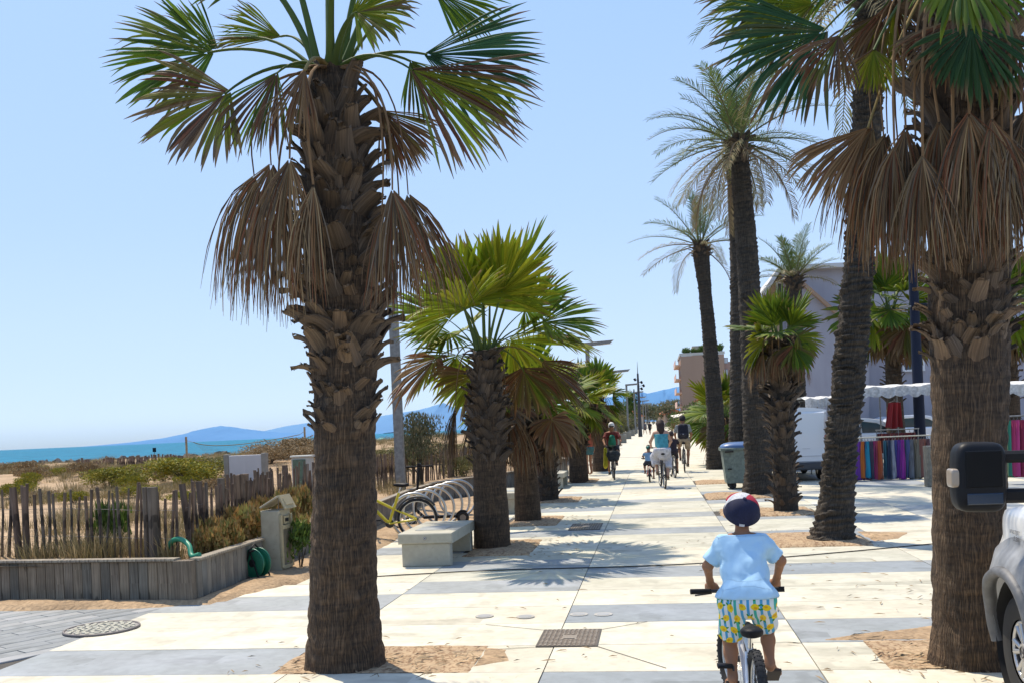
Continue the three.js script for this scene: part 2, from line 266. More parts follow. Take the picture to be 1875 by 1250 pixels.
// soil in the tree pits, wind-blown sand along the wall
const bumpySheet = (pts, h, amp, s, mtl, name) => {             // a low mound over a polygon (x, depth)
  const xs = pts.map(p => p[0]), zs = pts.map(p => p[1]), x0 = min(...xs), x1 = max(...xs), z0 = min(...zs), z1 = max(...zs), n = 46, pos = [], uv = [], idx = [];
  const dist = (x, z) => { let d = 1e9, ins = false; for (let i = 0, j = pts.length - 1; i < pts.length; j = i++) { const [ax, az] = pts[i], [bx, bz] = pts[j]; if ((az > z) !== (bz > z) && x < (bx - ax) * (z - az) / (bz - az) + ax) ins = !ins; const t = clamp(((x - ax) * (bx - ax) + (z - az) * (bz - az)) / ((bx - ax) ** 2 + (bz - az) ** 2)); d = min(d, hypot(x - ax - t * (bx - ax), z - az - t * (bz - az))); } return ins ? d : -d; };
  for (let j = 0; j <= n; j++) for (let i = 0; i <= n; i++) { const x = lerp(x0, x1, i / n), z = lerp(z0, z1, j / n), d = dist(x, z) + .05 * (fbm(x * 5, z * 5, 3, s + 3) - .5); pos.push(x, d < 0 ? -.08 + max(d, -.1) * .2 : h * smooth(0, .28, d) * (.6 + .8 * fbm(x * 2, z * 2, 3, s)) + amp * fbm(x * 7, z * 7, 3, s) * smooth(0, .08, d) - .022 * smooth(.05, 0, d), -z); uv.push(x, z); if (i < n && j < n) { const k = j * (n + 1) + i; idx.push(k, k + 1, k + n + 1, k + 1, k + n + 2, k + n + 1); } }
  const g = new THREE.BufferGeometry(); g.setAttribute('position', new THREE.Float32BufferAttribute(pos, 3)); g.setAttribute('uv', new THREE.Float32BufferAttribute(uv, 2)); g.setIndex(idx); g.computeVertexNormals(); return structure(mesh(name, g, mtl));
};
{
  for (const [a, b, f, n] of PITS) { const g = new THREE.PlaneGeometry(b - a + .02, f - n + .02, 30, 20); g.rotateX(-PI / 2); g.translate((a + b) / 2, -.012, -(f + n) / 2); const P = g.attributes.position; for (let k = 0; k < P.count; k++) P.setY(k, -.016 + .03 * fbm(P.getX(k) * 6, P.getZ(k) * 6, 3, 3)); g.computeVertexNormals(); boxUV(g); structure(mesh('soil', g, mat.litter)); }
  for (const [x0, x1, z0, z1] of [[-2.7, -1.72, 13.1, 14.9], [-2.7, -1.72, 16.9, 18.7], [-2.7, -1.72, 21.9, 23.5], [-2.7, -1.7, 29.3, 30.9], [1.1, 2.84, 13.2, 14.8], [1.15, 2.84, 17.4, 19], [1.1, 2.84, 21.5, 23.1], [1.1, 2.84, 26.4, 28]]) bumpySheet([[x0, z0], [x1, z0], [x1, z1], [x0, z1]], .03, .025, floor(x0 * 10 + z0), mat.litter, 'soil');
  bumpySheet([[-9.5, 9.55], [-5.9, 9.62], [-5.2, 9.7], [-4.7, 9.8], [-4.55, 10.5], [-4.25, 11.2], [-4.2, 12.0], [-4.3, 13.0], [-4.1, 14.4], [-4.3, 16.5], [-5.3, 16.8], [-5.12, 10.08], [-9.5, 10.5]], .05, .03, 77, mat.sand, 'sand_drift');
  bumpySheet([[-5.5, 16.3], [-3.3, 15.9], [-3.0, 17.5], [-2.95, 20], [-3.2, 24.5], [-4.4, 25.6], [-5.6, 23]], .02, .02, 79, mat.sand, 'sand_drift');
}
// covers and discs set in the paving
function gratedCover(x, z, w, d, label) {
  const t = thing('drain_cover', label, 'drain cover', V(x, 0, z)), b = new MB();
  new MB().box(w, .008, d, 0, .003, 0).build('plate', M(.22, .175, .135, .7, { metalness: .3, map: T.speck }), t);
  b.box(w + .03, .01, .016, 0, .003, d / 2 + .008).box(w + .03, .01, .016, 0, .003, -d / 2 - .008).box(.016, .01, d, w / 2 + .008, .003, 0).box(.016, .01, d, -w / 2 - .008, .003, 0).build('frame', M(.14, .12, .1, .6, { metalness: .4, map: T.speck }), t);
  const st = new MB(), nx = 12, nz = 12; for (let i = 0; i < nx; i++) for (let j = 0; j < nz; j++) { const px = (i + .5) / nx - .5, pz = (j + .5) / nz - .5; if (hypot(px, pz) < .16) continue; st.box(w / nx * .62, .006, d / nz * .42, px * w, .009, pz * d, 0, (i + j) % 2 ? .6 : -.6, 0); }
  stuff(st.build('tread_pattern', M(.47, .40, .32, .6, { metalness: .25, map: T.speck }), t));
  new MB().box(w * .26, .006, d * .2, 0, .009, 0).build('maker_plate', M(.33, .28, .22, .6, { map: T.speck }), t);
}
gratedCover(-.75, -7.96, .46, .6, 'square drain cover crossing the long joint beside saw cuts');
gratedCover(-1.2, -16.6, .5, 1.0, 'grated drain cover in the shade of the fan palms');
{ const g = new THREE.Group(); g.name = 'saw_cut'; scene.add(g); structure(g);
  for (const [a, b, c, d] of [[-.98, 8.27, -1.55, 8.55], [-.51, 8.27, -.12, 8.57], [-.98, 7.65, -1.9, 7.45], [-.51, 7.65, .02, 6.95]]) { const L = hypot(c - a, d - b); const m = new MB().box(L, .001, .007, 0, 0, 0).build('cut', mat.joint, g); m.position.set((a + c) / 2, .003, -(b + d) / 2); m.rotation.y = atan2(d - b, c - a); } }
for (const [u, v, l] of [[887, 1128, 'flush light disc in the pale slab, farther from the long joint'], [962, 1129, 'flush light disc in the pale slab, closer to the long joint'], [1060, 1125, 'flush light disc in the blue stripe, closer to the long joint'], [1105, 1125, 'flush light disc in the blue stripe, farther from the long joint']]) {
  const p = ground(u, v), t = thing('ground_light', l, 'ground light', V(p.x, 0, p.z), 0, 'flush discs in the paving'); new MB().cyl(.085, .085, .008, 28, 0, .003, 0).build('ring', M(.42, .40, .36, .5, { metalness: .2 }), t); new MB().cyl(.06, .06, .008, 24, 0, .005, 0).build('lens', M(.36, .36, .35, .4), t);
}
{ const t = thing('manhole_cover', 'round cobbled manhole cover at the edge of the grey pavers', 'manhole cover', V(-5.28, 0, -8.6));
  new MB().cyl(.335, .335, .016, 48, 0, .003, 0).build('plate', M(.36, .34, .31, .8, { map: T.speck }), t); new MB().tor(.335, .012, 0, .01, 0, PI / 2).build('rim', M(.17, .15, .14, .6, { metalness: .3 }), t);
  const r = rng(5); for (let k = 0; k < 70; k++) { const a = k * 2.4, q = .3 * sqrt(k / 70); const m = new MB().cham(.05, .016, .036, .005, 0, 0, 0).build('cobble', mat.olive[k % 2], t); m.position.set(q * cos(a), .014, q * sin(a)); m.rotation.y = r() * 6; } }
{ const pts = []; const a = [[690, 1056], [760, 1052], [850, 1047], [960, 1043], [1080, 1040], [1200, 1036], [1300, 1031], [1420, 1022], [1560, 1010], [1712, 996], [1850, 985]]; for (const [u, v] of a) { const p = ground(u, v); pts.push(V(p.x, .009, p.z)); } tag(new MB().path(catmull(pts, 60), .007, 6).build('cable', mat.black), 'thin black cable lying right across the promenade slabs', 'cable'); }
// ---------------------------------------------------------------- hills across the bay
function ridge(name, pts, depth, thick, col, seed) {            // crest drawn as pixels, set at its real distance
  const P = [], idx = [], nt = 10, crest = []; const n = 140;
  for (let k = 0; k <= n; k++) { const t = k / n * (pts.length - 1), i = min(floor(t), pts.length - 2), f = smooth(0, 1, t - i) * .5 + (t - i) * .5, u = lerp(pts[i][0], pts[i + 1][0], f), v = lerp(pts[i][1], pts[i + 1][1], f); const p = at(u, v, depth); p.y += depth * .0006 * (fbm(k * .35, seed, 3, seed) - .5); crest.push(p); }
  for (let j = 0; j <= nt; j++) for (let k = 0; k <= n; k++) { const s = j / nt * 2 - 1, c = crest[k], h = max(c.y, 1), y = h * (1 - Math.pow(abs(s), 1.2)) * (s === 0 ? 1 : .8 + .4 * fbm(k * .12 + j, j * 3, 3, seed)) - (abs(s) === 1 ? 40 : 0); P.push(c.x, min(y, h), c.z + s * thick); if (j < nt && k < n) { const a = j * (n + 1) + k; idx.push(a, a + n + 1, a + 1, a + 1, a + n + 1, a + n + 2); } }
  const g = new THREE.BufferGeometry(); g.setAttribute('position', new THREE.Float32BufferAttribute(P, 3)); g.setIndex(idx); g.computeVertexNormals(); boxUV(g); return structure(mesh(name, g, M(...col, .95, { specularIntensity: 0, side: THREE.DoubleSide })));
}
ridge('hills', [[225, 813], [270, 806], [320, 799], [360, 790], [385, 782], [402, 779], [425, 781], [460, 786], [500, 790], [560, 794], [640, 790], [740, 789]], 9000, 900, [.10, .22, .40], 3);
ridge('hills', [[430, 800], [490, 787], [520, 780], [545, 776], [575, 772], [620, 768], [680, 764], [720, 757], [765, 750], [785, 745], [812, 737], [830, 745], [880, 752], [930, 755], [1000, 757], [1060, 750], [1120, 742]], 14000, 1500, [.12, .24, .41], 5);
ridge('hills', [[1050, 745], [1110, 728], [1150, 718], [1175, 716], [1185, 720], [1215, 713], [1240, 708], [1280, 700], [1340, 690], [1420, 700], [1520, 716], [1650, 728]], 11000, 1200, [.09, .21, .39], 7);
scene.fog = new THREE.FogExp2(new THREE.Color().setRGB(.6, .82, 1.0), 8e-6);
// ---------------------------------------------------------------- palms
function trunkGeo(prof, sides, step, disp, lobes = 0) {          // prof: [height, radius, x, z]; disp(angle, h) adds to the radius
  const pos = [], uv = [], idx = [], H = prof.at(-1)[0], n = Math.ceil(H / step);
  const at4 = h => { let k = 0; while (k < prof.length - 2 && h > prof[k + 1][0]) k++; const a = prof[k], b = prof[k + 1], t = smooth(0, 1, (h - a[0]) / (b[0] - a[0])) * .5 + .5 * clamp((h - a[0]) / (b[0] - a[0])); return [1, 2, 3].map(q => lerp(a[q], b[q], t)); };
  for (let j = 0; j <= n; j++) { const h = j / n * H, [r, x, z] = at4(h); for (let s = 0; s <= sides; s++) { const a = (s % sides) / sides * 2 * PI, q = r + disp(a, h, r); pos.push(x + cos(a) * q, h - .02, z + sin(a) * q); uv.push(s / sides * 2 * PI * .3, h); if (j < n && s < sides) { const k = j * (sides + 1) + s, w = sides + 1; idx.push(k, k + w, k + 1, k + 1, k + w, k + w + 1); } } }
  const c = pos.length / 3, e = at4(H); pos.push(e[1], H, e[2]); uv.push(0, 0); for (let s = 0; s < sides; s++) idx.push(c - sides - 1 + s, c, c - sides + s);
  const g = new THREE.BufferGeometry(); g.setAttribute('position', new THREE.Float32BufferAttribute(pos, 3)); g.setAttribute('uv', new THREE.Float32BufferAttribute(uv, 2)); g.setIndex(idx); g.computeVertexNormals();
  g.userData.at = at4; return g;
}
const ringNoise = (s, a1, a2) => (a, h) => a1 * (fbm(cos(a) * 2.2 + 9, sin(a) * 2.2 + h * 1.3, 3, s) - .5) + a2 * (fbm(cos(a) * 3 + 5, h * 16 + 3 * sin(a), 2, s + 4) - .5);
// stub of a cut leaf base: a curved, tapering, frayed shell standing off the trunk
const stubGeos = [0, 1, 2, 3, 4].map(k => {
  const r = rng(31 + k), w = .15 + .05 * r(), L = .2 + .06 * r(), g = new THREE.BoxGeometry(w, L, .022, 4, 4, 1), P = g.attributes.position, tip = .35 + .5 * r(), curl = .25 + .5 * r();
  for (let i = 0; i < P.count; i++) { const x = P.getX(i), y = P.getY(i) + L / 2, z = P.getZ(i), t = y / L, c = x / w * 2; const q = lerp(1, tip, t); P.setXYZ(i, x * q, y * cos(curl * t * .9) + (t > .9 ? (hash(i, k, 5) - .5) * .05 : 0), z * (1 - .5 * t) - c * c * .035 * (1 - .3 * t) + sin(curl * t) * y * .9 + .006 * (hash(i, k, 6) - .5)); }
  g.computeVertexNormals(); return boxUV(g, r() * 3, r() * 3);
});
function stubs(parent, gt, h0, h1, rows, per, mats, seed, scale = 1, out = .32, each = true) {
  const r = rng(seed), mb = new MB(), E = new THREE.Euler(), M4 = new THREE.Matrix4(), Q = new THREE.Quaternion();
  for (let j = 0; j < rows; j++) for (let k = 0; k < per; k++) {
    const h = lerp(h0, h1, (j + r() * .7) / rows), [rad0, x, z] = gt.userData.at(h), a = (k + (j % 2) * .5 + (r() - .5) * .5) / per * 2 * PI, s = scale * (.6 + .85 * r());
    E.set(out + (r() - .35) * .75, PI / 2 - a + (r() - .5) * .5, (r() - .5) * 1.0, 'YXZ'); Q.setFromEuler(E);
    const p = V(x + cos(a) * (rad0 - .012), h, z + sin(a) * (rad0 - .012)), g = stubGeos[floor(r() * 5)];
    if (each) { const m = mesh('leaf_base', g, mats[floor(r() * mats.length)], parent); m.position.copy(p); m.quaternion.copy(Q); m.scale.setScalar(s); }
    else mb.add(g, M4.compose(p, Q, V(s, s, s)));
  }
  if (!each) stuff(mb.build('leaf_bases', mats[1] || mats[0], parent));
}
const G = V(0, -1, 0);
const palette = { green: [[.10, .165, .016], [.16, .215, .016], [.075, .13, .02]], lime: [[.19, .245, .014], [.26, .27, .018]], blue: [[.035, .09, .035], [.045, .10, .035]], brown: [[.18, .10, .048], [.14, .09, .055], [.215, .135, .07], [.18, .075, .04]], straw: [[.27, .19, .10], [.20, .145, .085], [.16, .125, .09]] };
const mixc = (a, b, t) => [0, 1, 2].map(k => lerp(a[k], b[k], t));
// one fan frond in tree space: petiole from B over C to the hub H, blade along D with face normal N
function fan(o) {
  const { B, C, H, D, N, R, half, age = 0, n: n0 = 44, droop = .6, seed = 1, pw = .02, tone = 'green', cup = .12, fine = true } = o, r = rng(seed * 7 + 3);
  const pos = [], col = [], idx = [], S = D.clone().cross(N).normalize(), side = V(), d = V(), p = V(), tv = V();
  const n = age > .9 && fine ? floor(n0 * 1.5) : n0; const st = fine ? [.02, .22, .42, .56, .68, .8, .9, 1] : [.02, .35, .58, .8, 1], jn = age > .9 ? .44 : .64 + .1 * r(), wf = age > .9 ? 1.3 : 1.45, jit = age > .9 ? .11 : .045, dA = 2 * half / n;
  const band = r() * 9;
  for (let i = 0; i < n; i++) {
    const t = (i + .5) / n * 2 - 1, a = t * half + (r() - .5) * dA * .3, L = R * (.78 + .24 * cos(a * .9)) * (age > .9 ? .78 + .34 * r() : .84 + .22 * r()), old = clamp(age * 1.15 + (fbm(i * .22, band, 2, seed) - .5) * 1.0 * (age > .05 && age < .95 ? 1 : .25) + .12 * abs(t));
    const green = palette[tone][floor(r() * palette[tone].length)], br = (age > .9 ? [...palette.brown, ...palette.straw] : palette.brown)[floor(r() * (age > .9 ? 7 : 4))], c0 = mixc(green, br, smooth(.35, .65, old)), v = age > .9 ? .45 + 1.0 * r() : .75 + .5 * r();
    const tipStart = age > .9 ? 2 : .74 + .3 * r() - .25 * age, dr = droop * (.6 + .9 * r()), kink = r() < .14 + .22 * (age > .1) ? .45 + .35 * r() : 9;
    d.copy(D).multiplyScalar(cos(a)).addScaledVector(S, sin(a)).addScaledVector(N, cup * t * t + (r() - .5) * .13).normalize();
    side.copy(D).multiplyScalar(-sin(a)).addScaledVector(S, cos(a)).normalize(); p.copy(H).addScaledVector(D, R * .1 * cos(a) * cos(a)); let last = 0; const b = pos.length / 3;
    for (let k = 0; k < st.length; k++) {
      const q = st[k]; p.addScaledVector(d, (q - last) * L); d.addScaledVector(G, (age > .9 ? dr * (q - last) * 2.4 : dr * max(0, q - .34) * (q - last) * 2.6) + (q > kink ? 1.3 * (q - last) : 0)).addScaledVector(side, (r() - .5) * jit * 1.6).addScaledVector(N, (r() - .5) * jit).normalize(); last = q;
      const w = q < jn ? max(.004, q * L * Math.tan(dA / 2) * wf) : jn * L * Math.tan(dA / 2) * wf * Math.pow(max(0, 1 - (q - jn) / (1 - jn)), .75) * .9 + .0012, f = w * (q < jn ? .8 : .55);
      tv.crossVectors(side, d).normalize();
      for (const e of [-1, 0, 1]) { pos.push(p.x + side.x * w * e + tv.x * (e ? -f * .5 : f * .5), p.y + side.y * w * e + tv.y * (e ? -f * .5 : f * .5), p.z + side.z * w * e + tv.z * (e ? -f * .5 : f * .5)); const cc = mixc(c0, mixc(br, palette.straw[0], .3), smooth(tipStart, tipStart + .16, q)), m = v * (e ? 1 : 1.12); col.push(cc[0] * m, cc[1] * m, cc[2] * m); }
      if (k) { const u = b + k * 3; for (const e of [0, 1]) idx.push(u - 3 + e, u - 2 + e, u + e, u - 2 + e, u + 1 + e, u + e); }
    }
  }
  const pc = age > .85 ? [.24, .15, .08] : age > .5 ? [.25, .19, .08] : [.13, .19, .06];
  const pg = tubePath(bez(B, C, H.clone().addScaledVector(D, R * .08), 10), t => pw * (1.5 - t * .8 + (t < .12 ? (0.12 - t) * 9 : 0)), 6, .5), g0 = new THREE.BufferGeometry();
  g0.setAttribute('position', new THREE.Float32BufferAttribute(pos, 3)); g0.setAttribute('color', new THREE.Float32BufferAttribute(col, 3)); g0.setIndex(idx); g0.computeVertexNormals();
  return new MB().add(g0).add(pg, null, pc).geo(true);
}
function addFan(tree, o) { return mesh(o.age > .9 ? 'dead_frond' : 'frond', fan(o), o.age > .6 ? mat.dead : mat.leaf, tree); }
// frond given by the photo: hub pixel, blade angle in the picture, radius in pixels; depth = the tree's own plus dz
function pixFan(tree, depth, top, [u, v, dz, ang, rpx, half, age, tone = 'green', lean = .15, droop = .5, twist = .3, n = 44], seed, arch = .35) {
  const H = at(u, v, depth + dz), sc = (at(u + 100, v, depth + dz).distanceTo(H)) / 100, a = rad(ang);
  const D = camRight.clone().multiplyScalar(cos(a)).addScaledVector(camUp, sin(a)).addScaledVector(camBack, lean).normalize();
  const N = camBack.clone().multiplyScalar(1).addScaledVector(camUp, twist).addScaledVector(D, 0); N.addScaledVector(D, -N.dot(D)).normalize();
  const L = H.sub(tree.position), B = top.clone().add(V(L.x - top.x, 0, L.z - top.z).setLength(.1)), C = B.clone().lerp(L, .5); C.y += arch * B.distanceTo(L); if (age > .9) { C.copy(B).add(V((L.x - B.x) * 1.15 + .16 * (hash(seed, 1, 1) - .5), .16 - .35 * hash(seed, 2, 1), (L.z - B.z) * 1.1 + .16 * (hash(seed, 3, 1) - .5))); }
  return addFan(tree, { B, C, H: L, D, N, R: rpx * sc, half: rad(half), age, tone, droop, seed, n, pw: age > .9 ? .013 : .021 });
}
// free fan crown: leaves from upright to hanging
function fanCrown(tree, top, { live, dead, pet, R, seed, n = 30, spread = 1, lo = -50, r0 = .12, fine = false, clear = false, tones = ['green', 'lime', 'green'] }) {
  const r = rng(seed); let az = r() * 6;
  for (let k = 0; k < live; k++) {
    const t = k / (live - 1), el = rad(lerp(82, lo, Math.pow(t, 1.35)) + (r() - .5) * 14); az += 2.4 + (r() - .5) * .5; if (clear && t > .5 && sin(az) > .2) az += PI; const out = V(cos(az), 0, sin(az)), u = out.clone().multiplyScalar(cos(el) * spread).add(V(0, sin(el), 0));
    const B = top.clone().addScaledVector(out, r0 * .6), pl = pet * (.8 + .35 * r()), H = B.clone().addScaledVector(u, pl); H.y -= pl * .12 * cos(el); const C = B.clone().addScaledVector(u.clone().add(V(0, .5 * cos(el), 0)).normalize(), pl * .55);
    const D = H.clone().sub(C).normalize().addScaledVector(V(0, -1, 0), .12).normalize(), N = V(0, 1, 0).addScaledVector(out, -.5 * sin(el)); if (abs(D.y) > .75) N.copy(out).multiplyScalar(-1); N.addScaledVector(D, -N.dot(D)).normalize(); N.applyAxisAngle(D, (r() - .5) * 1.9);
    addFan(tree, { B, C, H, D, N, R: R * (.8 + .35 * r()), half: rad(70 + 35 * r()), age: t > .8 ? .3 + .35 * r() : t > .55 ? .12 * r() : .02, tone: tones[floor(r() * tones.length)], droop: lerp(.15, .85, t), seed: seed * 50 + k, n, fine, pw: .016, cup: .25 });
  }
  for (let k = 0; k < dead; k++) {
    az += 2.4 + (r() - .5) * .8; if (clear && sin(az) > .1) az += PI; const out = V(cos(az), 0, sin(az)), B = top.clone().addScaledVector(out, r0), drop = pet * (.7 + .5 * r()), H = B.clone().addScaledVector(out, .14 + .16 * r()); H.y -= drop;
    const C = B.clone().addScaledVector(out, .24); C.y += .05; const D = V(0, -1, 0).addScaledVector(out, .3).normalize(), N = out.clone(); N.addScaledVector(D, -N.dot(D)).normalize();
    addFan(tree, { B, C, H, D, N, R: R * (.75 + .3 * r()), half: rad(32 + 22 * r()), age: 1, droop: 1.1, seed: seed * 50 + 30 + k, n, fine, pw: .014 });
  }
}
function fanPalm(label, pos, o) {
  const t = thing('fan_palm', label, 'palm tree', pos, 0, 'palms along the promenade');
  const g = trunkGeo(o.prof, o.sides || 40, o.step || .04, ringNoise(o.seed, o.rough || .03, o.ring || .012)); mesh('trunk', g, o.bark || mat.bark, t); t.userData_geo = g; return [t, g];
}
// --- the tall fan palm on the left
{
  const D = 7.16, pos = V(-2.39, 0, -D), top = V(.05, 4.45, 0);
  const [t, g] = fanPalm('tall fan palm with brown skirt in the square sandy pit beside the drain cover', pos, { prof: [[0, .305, 0, 0], [.1, .29, 0, 0], [.35, .262, .005, 0], [.7, .25, .01, 0], [1.5, .232, .045, 0], [2.1, .228, .08, 0], [2.6, .265, .09, 0], [2.95, .275, .09, 0], [3.2, .255, .09, 0], [3.8, .245, .10, 0], [4.35, .19, .09, 0], [4.6, .12, .07, 0]], seed: 3, sides: 72, step: .016, rough: .05, ring: .034 });
  stubs(t, g, 1.72, 2.25, 5, 12, mat.boot.slice(1), 11, .55, .1); stubs(t, g, 2.2, 2.95, 6, 14, mat.boot, 12, .82, .3); stubs(t, g, 2.95, 4.35, 11, 14, mat.boot.slice(2), 13, .72, .3);
  const T0 = V(.07, 4.52, 0); let s = 100;
  const list = [
    [394, 95, -.1, 192, 172, 66, .06, 'green', .2, .45], [404, 92, .5, 150, 120, 40, .1, 'green', -.2, .3], [423, 166, -.35, 214, 165, 70, .46, 'lime', .25, .55], [522, 69, .4, 166, 118, 34, .2, 'lime', -.1, .2], [512, 123, -.35, 247, 160, 38, .38, 'green', .2, .8], [560, 120, -.55, 258, 120, 30, .7, 'green', .2, .8],
    [766, 97, 0, -12, 205, 46, .05, 'blue', .1, .5], [738, 118, -.3, -34, 240, 36, .34, 'lime', .2, .45], [748, 105, .3, -60, 120, 40, .3, 'green', .2, .7], [790, -18, .5, -22, 130, 48, .02, 'green', .1, .5], [646, 23, -.5, -8, 125, 62, .3, 'lime', .5, .5], [640, 30, -.2, 25, 110, 50, .12, 'lime', .2, .4], [692, 197, .2, -48, 125, 42, .55, 'lime', .1, .5], [706, 210, .45, -62, 110, 30, .6, 'lime', .1, .6],
    [470, -45, .2, 158, 130, 70, .02, 'green', .1, .4], [520, -90, .1, 120, 150, 75, .02, 'green', .2, .25], [600, -130, -.2, 95, 160, 80, 0, 'green', .3, .1], [680, -100, .3, 60, 150, 75, 0, 'lime', .2, .2], [730, -60, .1, 25, 150, 60, .02, 'green', .2, .4], [600, -70, .8, 90, 150, 80, 0, 'green', -.5, .2], [610, -60, -.75, 80, 150, 85, 0, 'lime', .8, .4],
    [500, 282, -.28, 261, 262, 40, 1, 'green', .1, 1.0, .1, 50], [532, 270, -.45, 266, 262, 30, 1, 'green', .12, 1, .1, 46], [470, 305, 0, 256, 225, 34, 1, 'green', .1, 1.2, .1, 44], [575, 322, -.5, 266, 200, 22, 1, 'green', .12, .9, .1, 30], [512, 300, .3, 262, 230, 36, 1, 'green', 0, 1, .1, 40],
    [715, 332, -.3, -78, 205, 33, 1, 'green', .1, .5, .1, 42], [742, 340, .05, -72, 215, 34, 1, 'green', .1, .6, .1, 42], [728, 350, .35, -80, 190, 34, 1, 'green', 0, .8, .1, 36], [700, 380, -.25, -94, 160, 20, 1, 'green', .1, .8, .1, 26], [630, 330, .6, 268, 200, 45, 1, 'green', -.1, 1, .1, 36],
  ];
  for (const f of list) pixFan(t, D, T0, f, ++s, f[6] < .1 && f[1] > 60 ? .22 : .3);
}
// --- the thick fan palm on the right with its full skirt
{
  const D = 7.05, pos = V(2.12, 0, -D);
  const [t, g] = fanPalm('thick fan palm with full hanging brown skirt, standing beside the white van', pos, { prof: [[0, .285, 0, 0], [.12, .27, 0, 0], [.35, .243, 0, 0], [.7, .23, 0, 0], [1.4, .225, .02, 0], [2.1, .24, .05, 0], [2.5, .255, .07, 0], [2.8, .265, .08, 0], [3.4, .27, .1, 0], [4.2, .24, .12, 0], [4.9, .2, .14, 0]], seed: 8, sides: 72, step: .016, rough: .045, ring: .03 });
  stubs(t, g, 2.05, 2.35, 4, 12, mat.boot.slice(1), 21, .6, .12); stubs(t, g, 2.25, 2.8, 5, 13, mat.boot, 22, .62, .22); stubs(t, g, 2.9, 4.7, 9, 11, mat.boot.slice(2), 23, 1, .25);
  const T0 = V(.16, 4.85, 0); let s = 200;
  const list = [
    [1523, 51, -.1, 205, 235, 55, .12, 'blue', .1, .75], [1500, 5, .2, 196, 200, 50, .2, 'lime', .1, .6], [1470, -30, .4, 190, 190, 60, .15, 'green', .1, .6], [1540, 60, -.4, 240, 130, 45, .5, 'green', .2, .9], [1600, 86, -.2, 268, 95, 50, .3, 'lime', .2, .7], [1610, 20, .3, 250, 140, 45, .45, 'lime', .1, .8], [1640, -10, .2, 262, 150, 40, .6, 'lime', .1, .8],
    [1779, 43, -.55, 268, 165, 70, .08, 'blue', .25, .75], [1745, 30, -.4, 240, 150, 40, .8, 'green', .2, .8], [1850, 60, -.4, 285, 160, 50, .5, 'green', .2, .8],
    [1607, 222, .05, 236, 225, 36, 1, 'lime', .1, .8, .1, 40], [1600, 225, -.2, 222, 190, 26, .75, 'lime', .1, .9, .1, 34], [1622, 235, -.1, 258, 240, 34, 1, 'green', .1, 1, .1, 40], [1661, 215, -.3, 262, 265, 30, 1, 'green', .12, 1, .1, 44], [1690, 270, -.55, 268, 215, 34, 1, 'green', .12, .9, .1, 44], [1720, 205, -.4, 268, 250, 34, 1, 'green', .12, 1, .1, 44], [1774, 190, -.5, 270, 260, 40, 1, 'green', .12, .9, .1, 50], [1800, 230, -.45, 272, 230, 32, 1, 'green', .12, .9, .1, 44], [1832, 222, -.3, 278, 255, 36, 1, 'green', .1, .9, .1, 46], [1872, 205, -.25, 280, 260, 40, 1, 'green', .1, .8, .1, 46], [1900, 240, .1, 284, 240, 40, 1, 'green', .1, .8, .1, 40], [1650, 260, .3, 256, 220, 40, 1, 'green', 0, 1, .1, 40], [1640, 250, -.4, 262, 230, 26, 1, 'green', .1, 1, .1, 34], [1678, 240, -.2, 266, 250, 30, 1, 'green', .1, 1, .1, 36], [1745, 250, -.5, 269, 225, 28, 1, 'green', .1, 1, .1, 34], [1760, 215, -.2, 270, 240, 34, 1, 'green', .1, 1, .1, 36], [1815, 200, -.5, 274, 250, 30, 1, 'green', .1, 1, .1, 36], [1850, 240, -.5, 276, 240, 30, 1, 'green', .1, 1, .1, 36], [1632, 228, .2, 248, 240, 34, 1, 'green', .05, 1, .1, 36], [1700, 250, .5, 262, 210, 45, 1, 'green', 0, 1, .1, 36], [1820, 260, .5, 280, 200, 45, 1, 'green', 0, 1, .1, 36],
    [1640, -90, 0, 150, 190, 80, 0, 'green', .1, .4], [1720, -150, -.2, 110, 200, 80, 0, 'green', .3, .2], [1800, -150, .3, 70, 200, 80, 0, 'lime', .1, .2], [1900, -60, .1, 20, 200, 70, 0, 'green', .1, .5], [1930, 20, -.2, -30, 200, 60, .1, 'green', .2, .7], [1560, -60, .5, 175, 190, 60, 0, 'green', -.1, .5], [1760, -60, -.9, 265, 190, 80, .1, 'green', .6, .9], [1760, -80, .9, 90, 190, 80, 0, 'green', -.6, .5],
  ];
  for (const f of list) pixFan(t, D, T0, f, ++s, .25);
}
// --- the row of young fan palms behind the first one
const youngPalm = (label, u, v, D, h, r, o) => {
  const p = ground(u, v), [t, g] = fanPalm(label, V(p.x, 0, p.z), { prof: [[0, r * 1.12, 0, 0], [.1, r * 1.1, 0, 0], [h * .35, r, 0, 0], [h * .6, r * 1.0, .01, 0], [h * .85, r * .86, .01, 0], [h, r * .5, .01, 0]], seed: D, sides: 36, step: .04, bark: o.bark });
  stubs(t, g, h * .42, h * .97, o.rows || 12, o.per || 12, mat.boot.slice(2), D + 3, o.ss || .75, .2, false); if (o.low) stubs(t, g, .1, h * .45, o.low, 10, mat.boot.slice(2), D + 5, .6, .15, false);
  fanCrown(t, V(.01, h, 0), { seed: D + 9, r0: r * .8, ...o.crown }); return t;
};
youngPalm('young fan palm with an upright green crown, growing at the end of the concrete bench', 902, 1003, 14, 2.9, .245, { rows: 15, crown: { live: 21, dead: 3, pet: .8, R: .98, n: 40, fine: true, lo: -14, clear: true, tones: ['lime', 'green', 'lime'] } });
youngPalm('fan palm with pale dry skirt, second along from the bench', 967, 955, 18, 2.25, .22, { crown: { live: 15, dead: 8, pet: .5, R: .85, n: 30, lo: -30, fine: true } });
youngPalm('fan palm with shaggy dark trunk, third along from the bench', 1005, 917, 23, 2.1, .22, { low: 6, bark: mat.barkOld, crown: { live: 15, dead: 8, pet: .5, R: .85, n: 28, lo: -40 } });
